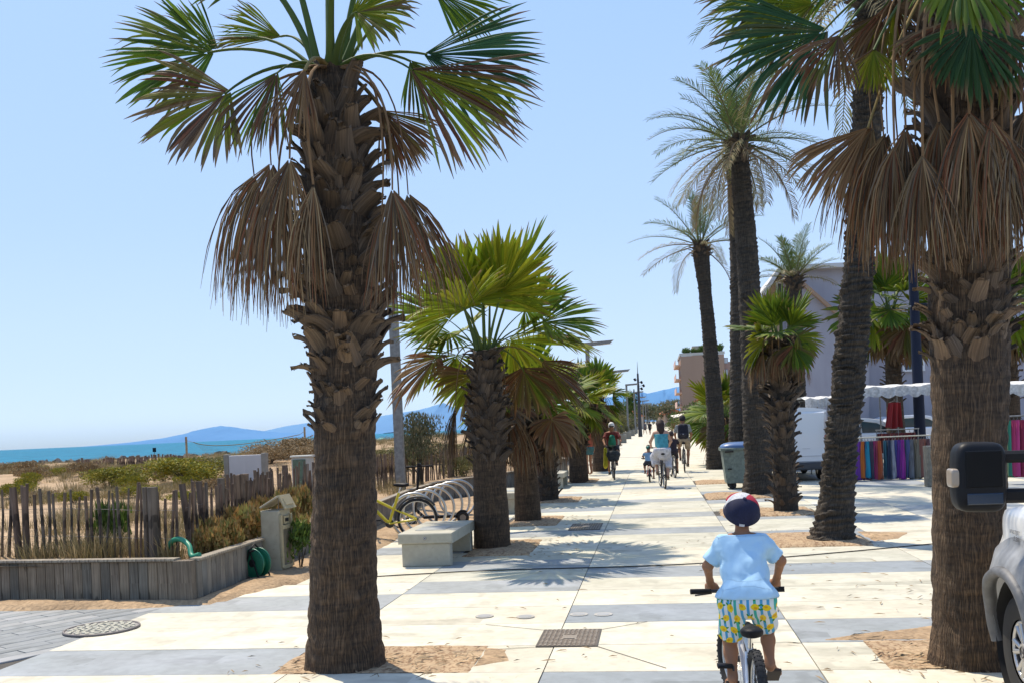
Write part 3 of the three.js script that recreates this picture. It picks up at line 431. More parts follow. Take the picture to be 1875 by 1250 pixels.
youngPalm('fan palm in front of the person in an orange top', 1060, 882, 30, 2.2, .27, { crown: { live: 18, dead: 8, pet: .5, R: .85, n: 24, lo: -35 } });
youngPalm('fan palm behind the person in an orange top', 1100, 862, 36, 2.7, .27, { crown: { live: 16, dead: 9, pet: .5, R: .85, n: 22, lo: -30 } });
youngPalm('slim fan palm with shaggy grey trunk on the sandy strip before the open white van', 1440, 937, 19, 3.15, .2, { low: 9, rows: 10, ss: 1, bark: mat.barkOld, crown: { live: 17, dead: 10, pet: .26, R: .6, n: 28, lo: -50, fine: true } });
youngPalm('small fan palm behind the wheeled bin beside the green hedge', 1328, 850, 37, 1.75, .28, { crown: { live: 18, dead: 6, pet: .75, R: 1.1, n: 22, lo: -40, tones: ['lime', 'green'] } });
const backPalm = (label, u, D, h) => { const p = at(u, 760, D); const [t, g] = fanPalm(label, V(p.x, 0, -D), { prof: [[0, .3, 0, 0], [h * .5, .26, 0, 0], [h, .16, 0, 0]], seed: D + 40, sides: 24, step: .08 }); stubs(t, g, h * .4, h * .96, 14, 10, mat.boot.slice(2), D + 33, .8, .3, false); fanCrown(t, V(0, h, 0), { seed: D + 21, live: 24, dead: 9, pet: .7, R: 1.15, n: 24, lo: -65, r0: .2 }); };
backPalm('fan palm in front of the grey building, beside the dark blue pole', 1640, 33, 5.0); backPalm('fan palm in front of the grey building under its upper windows', 1852, 32, 4.7);
// --- feather palms
function feather(tree, o) {
  const { B, az, el, L, seed, sag = .9, n = 40, leaf = .34, dry = 0 } = o, r = rng(seed), pts = [], d = V(cos(az) * cos(el), sin(el), sin(az) * cos(el)), p = B.clone(), st = 12, pos = [], col = [], idx = [];
  for (let k = 0; k <= st; k++) { pts.push(p.clone()); p.addScaledVector(d, L / st); d.addScaledVector(G, sag * (.35 + k / st) / st * 1.3).normalize(); }
  const cv = new THREE.CatmullRomCurve3(pts), tw = (r() - .5) * .8;
  for (let k = 0; k < n; k++) { const t = .14 + .86 * (k + .5) / n, c = cv.getPoint(t), tg = cv.getTangent(t), s = tg.clone().cross(V(0, 1, 0)).normalize(), up = s.clone().cross(tg).normalize(); s.applyAxisAngle(tg, tw * t); up.applyAxisAngle(tg, tw * t);
    for (const e of [-1, 1]) { const l = leaf * (.35 + .9 * sin(PI * Math.pow(t, .7) * .92)) * (.8 + .4 * r()), q = tg.clone().multiplyScalar(.75 + .5 * t + .3 * r()).addScaledVector(s, e * (1 + .3 * (r() - .5))).addScaledVector(up, .35 + .5 * (r() - .4)).normalize(), w = .0105, b = pos.length / 3, cc = mixc(mixc([.10, .16, .05], [.15, .20, .055], r()), [.28, .2, .12], clamp(dry + (r() < .12 ? .5 : 0))), m = .8 + .4 * r();
      const wv = q.clone().cross(up).normalize().multiplyScalar(w), p1 = c.clone().addScaledVector(q, l * .55), p2 = p1.clone().addScaledVector(q.addScaledVector(G, .3 + dry).normalize(), l * .45);
      for (const z of [c.clone().sub(wv.clone().multiplyScalar(.5)), c.clone().add(wv.clone().multiplyScalar(.5)), p1.clone().sub(wv), p1.clone().add(wv), p2]) { pos.push(z.x, z.y, z.z); col.push(cc[0] * m, cc[1] * m, cc[2] * m); } idx.push(b, b + 1, b + 2, b + 1, b + 3, b + 2, b + 2, b + 3, b + 4); } }
  const g = new THREE.BufferGeometry(); g.setAttribute('position', new THREE.Float32BufferAttribute(pos, 3)); g.setAttribute('color', new THREE.Float32BufferAttribute(col, 3)); g.setIndex(idx); g.computeVertexNormals();
  mesh(dry > .6 ? 'dead_frond' : 'frond', new MB().add(g).path(pts, t => .024 * (1 - t * .85), 5, dry > .6 ? [.2, .14, .09] : [.2, .2, .1]).geo(true), dry > .6 ? mat.dead : mat.leaf, tree);
}
const scales = (s, amp, pitch) => (a, h0, r) => { const h = h0 + pitch * 1.5 * (fbm(cos(a) * 1.3 + 6, h0 * 1.6 + sin(a) * 1.3, 2, s + 9) - .5) + pitch * .7 * (hash(floor(a / (2 * PI) * 9), floor(h0 / pitch / 2), s) - .5), k = max(0, h / pitch), row = floor(k), ph = (row % 2) * .5 + hash(row, 3, s) * .3, n = 7, q = (a / (2 * PI) * n + ph) % 1, f = k - row; return amp * (f * .9 + .35 * (1 - abs(q * 2 - 1)) * f - .35) * (.15 + 1.25 * hash(row, floor(a / (2 * PI) * n + ph), s)) + .045 * (fbm(cos(a) * 2 + 4, h * 1.5 + sin(a) * 2, 2, s) - .5); };
function datePalm(label, pos, prof, o) {
  const t = thing('date_palm', label, 'palm tree', pos, 0, 'palms along the promenade'), g = trunkGeo(prof, o.sides || 28, o.step || .03, scales(o.seed, o.amp || .035, o.pitch || .11)); mesh('trunk', g, mat.barkDate, t);
  const e = prof.at(-1), top = V(e[2], e[0], e[3]), r = rng(o.seed); let az = r() * 6; const n = o.fronds || 34;
  stubs(t, g, e[0] - .55, e[0] - .02, 5, 9, mat.boot.slice(2), o.seed + 2, .8, .35, false);
  for (let k = 0; k < n; k++) { const q = k / (n - 1); az += 2.4; feather(t, { B: top.clone().add(V(cos(az) * .08, -.1 * q, sin(az) * .08)), az, el: rad(lerp(84, o.lo ?? -12, Math.pow(q, .9)) + (r() - .5) * 14), L: o.L * (.8 + .3 * r()) * (q < .12 ? .8 : 1), seed: o.seed * 60 + k, sag: (o.sag ?? .9) * (.7 + .5 * r()), dry: q > .8 ? .4 + .3 * r() : .05, leaf: o.leaf, n: o.n || 40 }); }
  for (let k = 0; k < (o.dead || 0); k++) { az += 2.4; feather(t, { B: top.clone().add(V(cos(az) * .12, -.25, sin(az) * .12)), az, el: rad(-10 - 25 * r()), L: o.L * .95, seed: o.seed * 60 + 50 + k, sag: 2.6, dry: .8, leaf: o.leaf, n: 36 }); }
  return t;
}
{
  const rel = (pos, list, D) => list.map(([u, v, r]) => { const p = at(u, v, D); return [max(0, p.y), r, p.x - pos.x, 0]; });
  let p = ground(1522, 990), D = -p.z;
  datePalm('leaning date palm with a rugged foot beside the market stall', V(p.x, 0, p.z), rel(p, [[1522, 990, .33], [1527, 965, .27], [1533, 900, .225], [1540, 820, .215], [1553, 700, .205], [1566, 560, .195], [1577, 420, .18], [1588, 260, .185], [1592, 120, .175], [1594, -60, .17]], D), { seed: 5, L: 2.3, fronds: 30, lo: -30, sag: 1.3, amp: .06, pitch: .085, step: .02, sides: 40, dead: 3, leaf: .36 });
  p = ground(1388, 906); D = -p.z;
  datePalm('tallest date palm, standing right behind the wheeled bin', V(p.x, 0, p.z), rel(p, [[1388, 906, .36], [1389, 860, .30], [1384, 750, .28], [1377, 600, .25], [1366, 430, .22], [1355, 290, .20], [1352, 255, .16]], D), { seed: 6, L: 2.1, fronds: 27, lo: -35, sag: 1.0, dead: 5, leaf: .34 });
  p = ground(1358, 882); D = -p.z;
  datePalm('date palm half hidden behind the tallest one', V(p.x, 0, p.z), rel(p, [[1358, 882, .36], [1358, 700, .3], [1356, 500, .26], [1347, 330, .22], [1342, 262, .17]], D), { seed: 7, L: 2.3, fronds: 22, lo: -20, sag: .9, dead: 3, leaf: .36 });
  p = ground(1312, 858); D = -p.z;
  datePalm('date palm with a round tuft, standing apart beside the hedge', V(p.x, 0, p.z), rel(p, [[1312, 858, .34], [1310, 760, .28], [1303, 660, .25], [1292, 540, .22], [1284, 460, .27], [1282, 445, .2]], D), { seed: 9, L: 2.35, fronds: 22, lo: -8, sag: .85, dead: 2, leaf: .36, n: 36 });
  D = 34; p = at(1462, 850, D); p.y = 0;
  datePalm('short bushy date palm in front of the gable of the grey building', p, rel(p, [[1462, 860, .3], [1460, 700, .28], [1455, 560, .26], [1455, 505, .24]], D), { seed: 12, L: 1.75, fronds: 22, lo: 8, sag: .7, leaf: .34, n: 34 });
}
// ---------------------------------------------------------------- planter wall, fences, dune plants
const onDune = (u, v) => { const [a, b, c] = ray(u, v); for (let D = 10.3; D < 140; D += .15) { const t = D / c, y = EYE + b * t; if (y < duneH(a * t, -D)) return V(a * t, duneH(a * t, -D), -D); } return at(u, v, 90); };
function resample(pts, step) { const out = []; let acc = 0; for (let k = 0; k < pts.length - 1; k++) { const [ax, az] = pts[k], [bx, bz] = pts[k + 1], L = hypot(bx - ax, bz - az); while (acc < L) { const t = acc / L; out.push([lerp(ax, bx, t), lerp(az, bz, t), atan2(bz - az, bx - ax)]); acc += step; } acc -= L; } return out; }
{
  const r = rng(17), capMats = [[.52, .47, .37], [.46, .41, .33]].map(c => M(...c, .9, { map: T.wood })), wall = (label, pts, mats, h, step, group) => {
    const t = thing('planter_wall', label, 'wall', V(0, 0, 0), 0, group), gs = [0, 1, 2, 3, 4, 5, 6, 7, 8, 9].map(k => boxUV(chamfer(step - .006, h, .06, .004), k * .377 + .05, k * .613)), cg = boxUV(chamfer(step - .003, .03, .13, .005), .3, .2);
    for (const [x, z, a] of resample(pts, step)) { const m = mesh('board', gs[floor(r() * 10)], mats[floor(r() * mats.length)], t); m.position.set(x + step / 2 * cos(a), h / 2 - .03 - .006 * r(), -z - step / 2 * sin(a)); m.rotation.y = a; const c = mesh('cap', cg, capMats[floor(r() * 2)], t); c.position.set(m.position.x, h - .012, m.position.z); c.rotation.y = a; }
    return t;
  };
  const w1 = wall('low timber planter wall of brown upright boards with a bright cap', [[-9.4, 10.42], [-5.25, 10.02]], mat.board, .48, .12, 'timber planter walls');
  const cp = new MB().cham(.22, .49, .1, .006, 0, 0, 0).build('corner_post', mat.board[1], w1); cp.position.set(-5.13, .215, -9.99);
  wall('low grey timber planter wall running back past the meter cabinet', [[-5.03, 10.03], [-5.16, 17.5], [-5.45, 21], [-5.45, 23.2]], mat.boardGrey, .47, .12, 'timber planter walls');
  wall('curved grey timber planter wall beyond the bicycle hoops', [[-5.45, 23.3], [-5.2, 24.6], [-4.6, 26], [-4.1, 28]], mat.boardGrey, .48, .14, 'timber planter walls');
  wall('timber planter wall end beside the farther fan palms', [[-4.0, 28.6], [-3.6, 31], [-3.0, 33.2], [-3.0, 33.5], [-3.8, 36]], mat.boardGrey, .62, .16, 'timber planter walls');
  // paling fences
  const paleG = [0, 1, 2].map(k => { const g = new THREE.CylinderGeometry(.013 + .003 * k, .017 + .002 * k, 1, 6, 3), P = g.attributes.position; for (let i = 0; i < P.count; i++) { P.setX(i, P.getX(i) * (k === 1 ? 1.5 : 1) + .012 * sin(P.getY(i) * 5 + k)); P.setZ(i, P.getZ(i) + .01 * cos(P.getY(i) * 4 + k)); } g.translate(0, .5, 0); g.computeVertexNormals(); return boxUV(g, k, k); });
  const postG = boxUV(new THREE.CylinderGeometry(.048, .052, 1, 12).translate(0, .5, 0));
  const fence = (label, pts, step, h, posts, lean = .06, wires = true, name = 'paling_fence', sx = 1) => {
    const t = thing(name, label, 'fence', V(0, 0, 0), 0, 'paling fences on the dune'), rows = resample(pts, step), wp = [[], []];
    rows.forEach(([x, z], k) => { const px = x + (r() - .5) * .03, pz = z + (r() - .5) * .03, y = duneH(min(px, -5.25), -pz) - .12; if (r() < .05) return; const m = mesh('pale', paleG[floor(r() * 3)], mat.pale[floor(r() * 4)], t), hh = h * (.86 + .2 * r() + .05 * sin(k * .4)); m.position.set(px, y, -pz); m.scale.set(sx, hh + .12, sx); m.rotation.set((r() - .5) * lean, r() * 6, (r() - .5) * lean - .03, 'ZXY'); if (k % 3 === 0) { wp[0].push(V(px, y + h * .85, -pz + .02)); wp[1].push(V(px, y + h * .45, -pz + .02)); } });
    for (const [k, s, l, c] of posts) { const q = rows[min(k, rows.length - 1)], m = mesh('post', postG, mat.pale[c ?? 3], t); m.position.set(q[0], duneH(min(q[0], -5.25), -q[1]) - .15, -q[1] + .05); m.scale.set(s, h * 1.04 + .15, s); m.rotation.z = l; }
    if (wires) for (const w of wp) new MB().path(w, .0025, 4).build('wire', mat.wire, t); return t;
  };
  fence('brown paling fence with loose uneven pales standing behind the brown board wall', [[-9.6, 11.05], [-5.5, 10.62]], .098, .82, [[20, .8, .06, 0], [21, .8, .0, 0], [39, 1.25, 0, 3], [38, .7, 0, 3]]);
  fence('paling fence running back behind the meter cabinet and dry orange bushes', [[-5.48, 10.75], [-5.7, 12.8], [-6.1, 15], [-6.35, 18], [-6.6, 20]], .085, .84, [[3, .8, .1, 1], [8, .8, .05, 1], [16, 1, 0, 3], [24, 1.1, .02, 2], [26, 1.1, .0, 2], [28, 1.1, -.02, 2], [60, 1, .03, 1]], .09);
  fence('paling fence beyond the bicycle hoops by the feathery bush', [[-6.6, 21], [-6.4, 24], [-5.7, 26.5], [-5.2, 30]], .11, .8, [[6, 1, .12, 0], [18, .9, 0, 2], [30, .9, 0, 2]], .12);
  fence('weathered far paling fence with pale gaps on the dune ridge', (() => { const a = onDune(140, 858), b = onDune(335, 856); return [[a.x, -a.z], [b.x, -b.z]]; })(), .3, .5, [[8, 1.6, 0, 0], [22, 1.8, 0, 0], [34, 2, 0, 0]], .05, false, 'paling_fence', 2.2);
}
// leaf-cloud shrubs: stems and many small leaf faces in clumps
function shrubGeo(w, h, d, nClump, nLeaf, leaf, cols, seed, up = .5, stems = 7) {
  const r = rng(seed), pos = [], col = [], idx = [], mb = new MB(), v = V(), q = V();
  const cl = Array.from({ length: nClump }, () => { const a = r() * 2 * PI, R = sqrt(r()), y = Math.pow(r(), .7); return [cos(a) * R * w * .42 * (1.15 - .45 * y), h * (.18 + .75 * y), sin(a) * R * d * .42 * (1.15 - .45 * y), .16 + .14 * r(), r()]; });
  for (let k = 0; k < nLeaf; k++) {
    const c = cl[floor(r() * nClump)], s = min(w, h * 1.2) * c[3]; v.set(r() - .5, r() - .5, r() - .5).multiplyScalar(2); if (v.length() > 1) v.normalize(); v.multiplyScalar(s); const x = c[0] + v.x, y = max(.01, c[1] + v.y), z = c[2] + v.z;
    q.set(r() - .5, (r() - .5) + up, r() - .5).normalize(); const l = leaf * (.6 + .8 * r()), wv = V(r() - .5, r() - .5, r() - .5).cross(q).normalize().multiplyScalar(l * .22), b = pos.length / 3, cc = cols[floor(Math.pow(r(), 1) * cols.length * .999)], m = (.75 + .5 * r()) * (.85 + .3 * c[4]);
    pos.push(x - wv.x, y - wv.y, z - wv.z, x + wv.x, y + wv.y, z + wv.z, x + q.x * l, y + q.y * l, z + q.z * l); for (let e = 0; e < 3; e++) col.push(cc[0] * m, cc[1] * m, cc[2] * m); idx.push(b, b + 1, b + 2);
  }
  const g = new THREE.BufferGeometry(); g.setAttribute('position', new THREE.Float32BufferAttribute(pos, 3)); g.setAttribute('color', new THREE.Float32BufferAttribute(col, 3)); g.setIndex(idx); g.computeVertexNormals();
  for (let k = 0; k < stems; k++) { const c = cl[floor(r() * nClump)]; mb.path(bez(V((r() - .5) * .1 * w, -.1, (r() - .5) * .1 * d), V(c[0] * .3, c[1] * .6, c[2] * .3), V(c[0], c[1], c[2]), 5), t => .012 * (1.3 - t) * (.5 + h * .5), 5); }
  return [new MB().add(g).geo(true), mb.geo()];
}
const stemMat = M(.13, .10, .07, .9, { map: T.wood }), foliage = M(1, 1, 1, .75, { vertexColors: true, transmission: .3, thickness: 0, specularIntensity: .3, side: THREE.DoubleSide });
const C_YEL = [[.26, .24, .02], [.20, .20, .025], [.32, .25, .02], [.14, .16, .03]], C_DRY = [[.22, .15, .075], [.28, .18, .08], [.17, .13, .07], [.3, .23, .13]], C_ORG = [[.44, .26, .09], [.38, .25, .10], [.34, .27, .09], [.24, .23, .07]], C_GRN = [[.09, .14, .025], [.12, .18, .03], [.06, .10, .025]], C_GRY = [[.13, .14, .075], [.17, .16, .09], [.10, .12, .06], [.2, .17, .1]], C_OLV = [[.17, .16, .05], [.21, .17, .06], [.13, .14, .05]];
const shrubs = {}; let shrubN = 0;
function shrub(label, p, w, h, cols, o = {}) {
  const key = [o.kind || 'bush', cols[0].join(), (shrubN++) % 3].join('|') + (o.leaf || .09) + (o.n || 1400); const [f, s] = shrubs[key] ||= shrubGeo(1, o.asp || .6, 1, o.clumps || 22, o.n || 1400, (o.leaf || .09), cols, 300 + shrubN, o.up ?? .6);
  const t = thing(o.name || 'dune_bush', label, o.cat || 'bush', p, R0() * 6, o.group || 'bushes on the dune'); mesh('foliage', f, foliage, t); mesh('stem', s, stemMat, t); t.scale.set(w, h / (o.asp || .6), w); return t;
}
{
  shrub('low yellow-green bush on the sand beside the bigger golden bush', onDune(205, 892), 2.1, .5, C_YEL, { n: 6500, leaf: .04 });
  shrub('broad golden-green bush in front of the white low wall', onDune(340, 884), 2.6, .62, C_YEL, { n: 6500, leaf: .04 });
  shrub('golden-green bush touching the white low wall', onDune(388, 876), 2.2, .6, C_OLV, { n: 6500, leaf: .04 });
  for (const [u, v, w, h] of [[520, 836, 3.0, .6], [560, 836, 3.0, .65], [495, 848, 2, .5], [590, 840, 3, .6]]) shrub('rust-brown dry heath above the green cabinet', onDune(u, v), w, h, C_DRY, { n: 6000, leaf: .035, group: 'rust-brown heath' });
  for (const [u, v, w, h] of [[720, 862, 2.2, .6], [745, 848, 2.4, .5], [790, 846, 2.4, .5], [830, 842, 2.4, .5], [860, 850, 2.0, .5], [700, 875, 1.5, .6], [850, 872, 1.4, .5]]) shrub('mixed olive and tan dune scrub behind the lamp post', onDune(u, v), w, h, R0() > .5 ? C_OLV : C_DRY, { n: 6000, leaf: .035, group: 'olive dune scrub' });
  shrub('tall feathery grey-green bush growing beside the nearest lamp post', (() => { const p = at(772, 880, 24.5); p.y = duneH(p.x, p.z); return p; })(), 1.25, 1.75, C_GRY, { asp: 1.5, n: 5200, leaf: .055, clumps: 34, up: 1.4 });
  for (const [u, v, w, h] of [[545, 985, .8, .4], [560, 968, .8, .42], [450, 1000, .6, .34], [425, 1005, .45, .26], [535, 945, .7, .45], [470, 960, .55, .36]]) { const p = at(u, v, 11 + (1005 - v) * .06); p.x = min(p.x, -5.35); p.y = duneH(p.x, p.z); shrub('dry orange grass bush against the paling fence', p, w, h, C_ORG, { n: 2400, leaf: .11, up: 1.5, group: 'orange grass bushes' }); }
  shrub('small green weed growing at the foot of the meter cabinet', V(-4.62, 0, -12.15), .42, .62, C_GRN, { asp: 1.2, n: 700, leaf: .16, name: 'weed', cat: 'weed', group: undefined });
  shrub('bright green weed among dry grass behind the brown paling fence', onDune(203, 1005), .5, .5, C_GRN, { n: 700, leaf: .14, up: 1.4, name: 'weed', cat: 'weed', group: undefined });
  { const sr = rng(64), seen = []; let k = 0; while (seen.length < 26 && k++ < 400) { const u = 10 + 400 * sr(), v = 862 + 60 * Math.pow(sr(), 1.5), p = onDune(u, v); if (p.z > -15 || p.z < -60 || seen.some(q => q.distanceTo(p) < 1.4)) continue; seen.push(p); const y = sr() < .45; shrub(y ? 'low yellow-green scrub tuft on the open dune' : 'low grey-brown scrub tuft on the open dune', p, .7 + .8 * sr(), .22 + .18 * sr(), y ? C_YEL : C_DRY, { n: 2600, leaf: .06, up: 1, group: y ? 'yellow-green scrub tufts' : 'grey-brown scrub tufts' }); } }
  // dry grass over the dunes: beyond counting
  const bl = new MB(), rr = rng(91); { const pos = [], col = [], idx = []; for (let k = 0; k < 60; k++) { const a = rr() * 2 * PI, R = .2 * rr(), h = .06 + .2 * rr(), ln = .2 * rr(), x = cos(a) * R, z = sin(a) * R, b = pos.length / 3, w = .0032, c = mixc([.40, .31, .17], [.17, .15, .065], rr()), m = .8 + .4 * rr(); const sx = w * sin(a), sz = w * cos(a), mx = x + cos(a) * ln * .4, mz = z + sin(a) * ln * .4; pos.push(x - sx, -.03, z + sz, x + sx, -.03, z - sz, mx - sx * .7, h * .65, mz + sz * .7, mx + sx * .7, h * .65, mz - sz * .7, x + cos(a) * ln, h, z + sin(a) * ln); for (let e = 0; e < 5; e++) col.push(c[0] * m, c[1] * m, c[2] * m); idx.push(b, b + 1, b + 3, b, b + 3, b + 2, b + 2, b + 3, b + 4); } const g = new THREE.BufferGeometry(); g.setAttribute('position', new THREE.Float32BufferAttribute(pos, 3)); g.setAttribute('color', new THREE.Float32BufferAttribute(col, 3)); g.setIndex(idx); g.computeVertexNormals(); bl.add(g); }
  const inst = [], m4 = new THREE.Matrix4(), q = new THREE.Quaternion(); let tries = 0;
  while (inst.length < 3200 && tries++ < 60000) { const D = 10.6 + 62 * Math.pow(rr(), 1.9), d = .15 + (8 + D * .75) * rr(), x = -5.35 - d, den = fbm(x * .32 + 8, D * .32, 3, 55); if (den < .535 - .045 * smooth(15, 18, D) - .12 * smooth(30, 44, D) - .06 * smooth(1.0, .2, D - 10.5)) continue; if (D > 24 && x > -5.35 + max(0, D - 24) * .2) continue; const y = duneH(x, -D); if (y < -.2) continue; const s = .6 + .8 * rr(); if (D < 15 && rr() < .3) continue; inst.push(m4.clone().compose(V(x, y, -D), q.setFromEuler(new THREE.Euler(0, rr() * 6, 0)).clone(), V(s * 1.2, s * (.8 + .5 * rr()), s * 1.2))); }
  const im = new THREE.InstancedMesh(bl.geo(true), foliage, inst.length); inst.forEach((m, k) => im.setMatrixAt(k, m)); im.name = 'dune_grass'; im.castShadow = im.receiveShadow = true; scene.add(im); stuff(im, 'dry dune grass scattered over the sand', 'grass');
}
// ---------------------------------------------------------------- things on the dune and the beach
{ // white low wall with posts
  const p = onDune(452, 886), D = -p.z, s = D / F, t = thing('low_wall', 'white rendered low wall with a grey post at each end on the dune', 'wall', V(p.x, p.y - .2, p.z), .1), w = 64 * s, h = 56 * s;
  new MB().cham(w, h + .2, .2, .01, 0, h / 2 + .1, 0).build('panel', M(.62, .62, .62, .8, { map: T.plaster }), t); for (const e of [-1, 1]) new MB().cham(9 * s, h + .24, .26, .01, e * (w / 2 + 4.5 * s), h / 2 + .12, 0).build('post', M(.3, .29, .27, .8, { map: T.concrete }), t);
}
{ const p = onDune(556, 890), D = -p.z, s = D / F, t = thing('utility_cabinet', 'green double utility cabinet with pale frame on the dune', 'cabinet', V(p.x, p.y - .3, p.z), .15), w = 30 * s, h = 56 * s;
  new MB().cham(w * 1.25, h + .3, .35, .01, 0, h / 2 + .15, 0).build('body', M(.55, .55, .5, .7, { map: T.plaster }), t); new MB().cham(w * .8, h * .86, .03, .006, -.06, h / 2 + .3, .185).build('door', M(.13, .2, .13, .6, { map: T.speck }), t); new MB().cham(w * 1.4, .05, .42, .01, 0, h + .325, 0).build('cap', M(.5, .5, .45, .7), t); }
{ // volleyball net
  const D = 62, a = at(340, 799, D), b = at(557, 781, D + 6), t = thing('volleyball_net', 'sagging volleyball net between two wooden poles on the beach', 'net', V(0, 0, 0));
  for (const p of [a, b]) new MB().bar(V(p.x, -1.4, p.z), p, .075, 8).build('pole', M(.42, .33, .2, .8, { map: T.wood }), t);
  const c0 = at(354, 809, D), c1 = at(548, 795, D + 6), d0 = at(375, 829, D), d1 = at(540, 826, D + 6), m0 = at(425, 814, D + 2), m1 = at(432, 835, D + 2);
  const top = bez(c0, m0.clone().multiplyScalar(2).addScaledVector(c0, -.5).addScaledVector(c1, -.5), c1, 24), bot = bez(d0, m1.clone().multiplyScalar(2).addScaledVector(d0, -.5).addScaledVector(d1, -.5), d1, 24);
  new MB().path(top, .028, 5).path([a.clone().add(V(0, -.25, 0)), c0], .012, 4).path([b.clone().add(V(0, -.3, 0)), c1], .012, 4).build('top_band', M(.16, .13, .06, .8), t); new MB().path(bot, .025, 5).build('bottom_band', M(.14, .13, .08, .8), t);
  const net = new MB(); for (let k = 1; k < 24; k++) net.bar(top[k], bot[k], .0035, 3); for (let j = 1; j < 5; j++) net.path(top.map((p, k) => p.clone().lerp(bot[k], j / 5)), .0035, 3); stuff(net.build('mesh_net', M(.25, .22, .15, .8), t));
}
function parasol(label, u, v, D, r, col, tilt) { const p = at(u, v, D), t = thing('beach_parasol', label, 'parasol', V(p.x, p.y - .6, p.z)), g = new THREE.SphereGeometry(r, 16, 5, 0, 2 * PI, 0, 1.0); g.scale(1, .62, 1); const c = mesh('canopy', g, M(...col, .8, { transmission: .3, side: THREE.DoubleSide }), t); c.rotation.z = tilt; c.position.y = .05; const q = new MB(); for (let k = 0; k < 8; k++) q.bar(V(0, r * .62, 0), V(cos(k * PI / 4) * r * .84, r * .34, sin(k * PI / 4) * r * .84), .012, 4); const rb = q.build('ribs', mat.white, t); rb.rotation.z = tilt; rb.position.y = .04; stuff(rb); new MB().bar(V(0, -1.2, 0), V(-.1, r * .62, 0), .025, 6).build('pole', mat.white, t); }
parasol('small orange beach parasol leaning by the rocks', 362, 838, 80, 1.15, [.75, .36, .13], .25); parasol('turquoise beach parasol lying low by the rocks', 405, 838, 82, 1.1, [.05, .55, .5], -.5); parasol('tiny turquoise parasol far off on the shore', 697, 801, 150, .9, [.1, .6, .55], .2);
{ const p = at(282, 823, 190), t = thing('sea_marker', 'black square marker board on a pole standing in the sea', 'marker', V(p.x, -1.4, p.z)); new MB().bar(V(0, 0, 0), V(0, p.y + 1.0, 0), .07, 6).build('pole', mat.galv, t); new MB().cham(.75, .9, .1, .01, 0, p.y + 1.4, 0).build('board', mat.black, t); }
{ // dry leaf scraps blown about the pits: beyond counting
  const g = new THREE.BufferGeometry(); g.setAttribute('position', new THREE.Float32BufferAttribute([-.05, 0, -.004, .05, .006, 0, -.05, .002, .005, .0, .012, .003], 3)); g.setIndex([0, 1, 3, 3, 1, 2, 0, 3, 2]); g.computeVertexNormals();
  const r = rng(303), list = [], m4 = new THREE.Matrix4(); for (const [cx, cz, sx, sz, n] of [[-2.0, 7.2, .9, .5, 130], [2.0, 7.1, .8, .5, 150], [-2, 14, .9, .9, 90], [-2, 17.8, .9, .9, 60], [2, 14, 1.2, .8, 110], [2, 18.2, 1, .9, 80], [-.2, 11, 3, 4, 60], [2.2, 9.5, 1.2, 2, 70]]) for (let k = 0; k < n; k++) { const a = r() * 6.28, q = sqrt(-2 * Math.log(r() + 1e-4)) * .6, s = .4 + .9 * r(); list.push(m4.clone().compose(V(cx + cos(a) * q * sx, .006 + .008 * r(), -cz + sin(a) * q * sz), new THREE.Quaternion().setFromEuler(new THREE.Euler(0, r() * 6, 0)), V(s, 1, s))); }
  const im = new THREE.InstancedMesh(g, M(.26, .19, .11, .9, { side: THREE.DoubleSide }), list.length); list.forEach((m, k) => im.setMatrixAt(k, m)); im.name = 'leaf_litter'; im.castShadow = im.receiveShadow = true; scene.add(im); stuff(im, 'dry leaf scraps blown over the paving round the palms', 'litter');
}
{ // breakwater of rocks
  const r = rng(44), mb = new MB(), a = at(-60, 852, 112), b = at(420, 838, 120), g0 = mergeVertices(new THREE.IcosahedronGeometry(1, 1).deleteAttribute('normal').deleteAttribute('uv')); const vs = [0, 1, 2, 3].map(k => { const g = g0.clone(), P = g.attributes.position; for (let i = 0; i < P.count; i++) { const q = .7 + .6 * hash(i, k, 7); P.setXYZ(i, P.getX(i) * q, P.getY(i) * q * .75, P.getZ(i) * q); } const h = g.toNonIndexed(); h.computeVertexNormals(); return h; });
  const im = []; const M4 = new THREE.Matrix4(), E = new THREE.Euler(); for (let k = 0; k < 620; k++) { const t = r(), lay = r(), s = .35 + .5 * r(); E.set(r() * 6, r() * 6, r() * 6); mb.add(vs[k % 4], M4.compose(V(lerp(a.x, b.x, t) + (r() - .5), -1.6 + lay * 1.15 - abs(lay - .5) * .2, lerp(a.z, b.z, t) + (r() - .5) * 5 * (1.2 - lay)), new THREE.Quaternion().setFromEuler(E), V(s * 1.2, s, s * 1.2))); }
  const o = mb.build('breakwater_rocks', M(.14, .125, .115, .9, { map: T.speck })); stuff(o, 'dark heaped rocks of the breakwater along the shore', 'rocks');
}
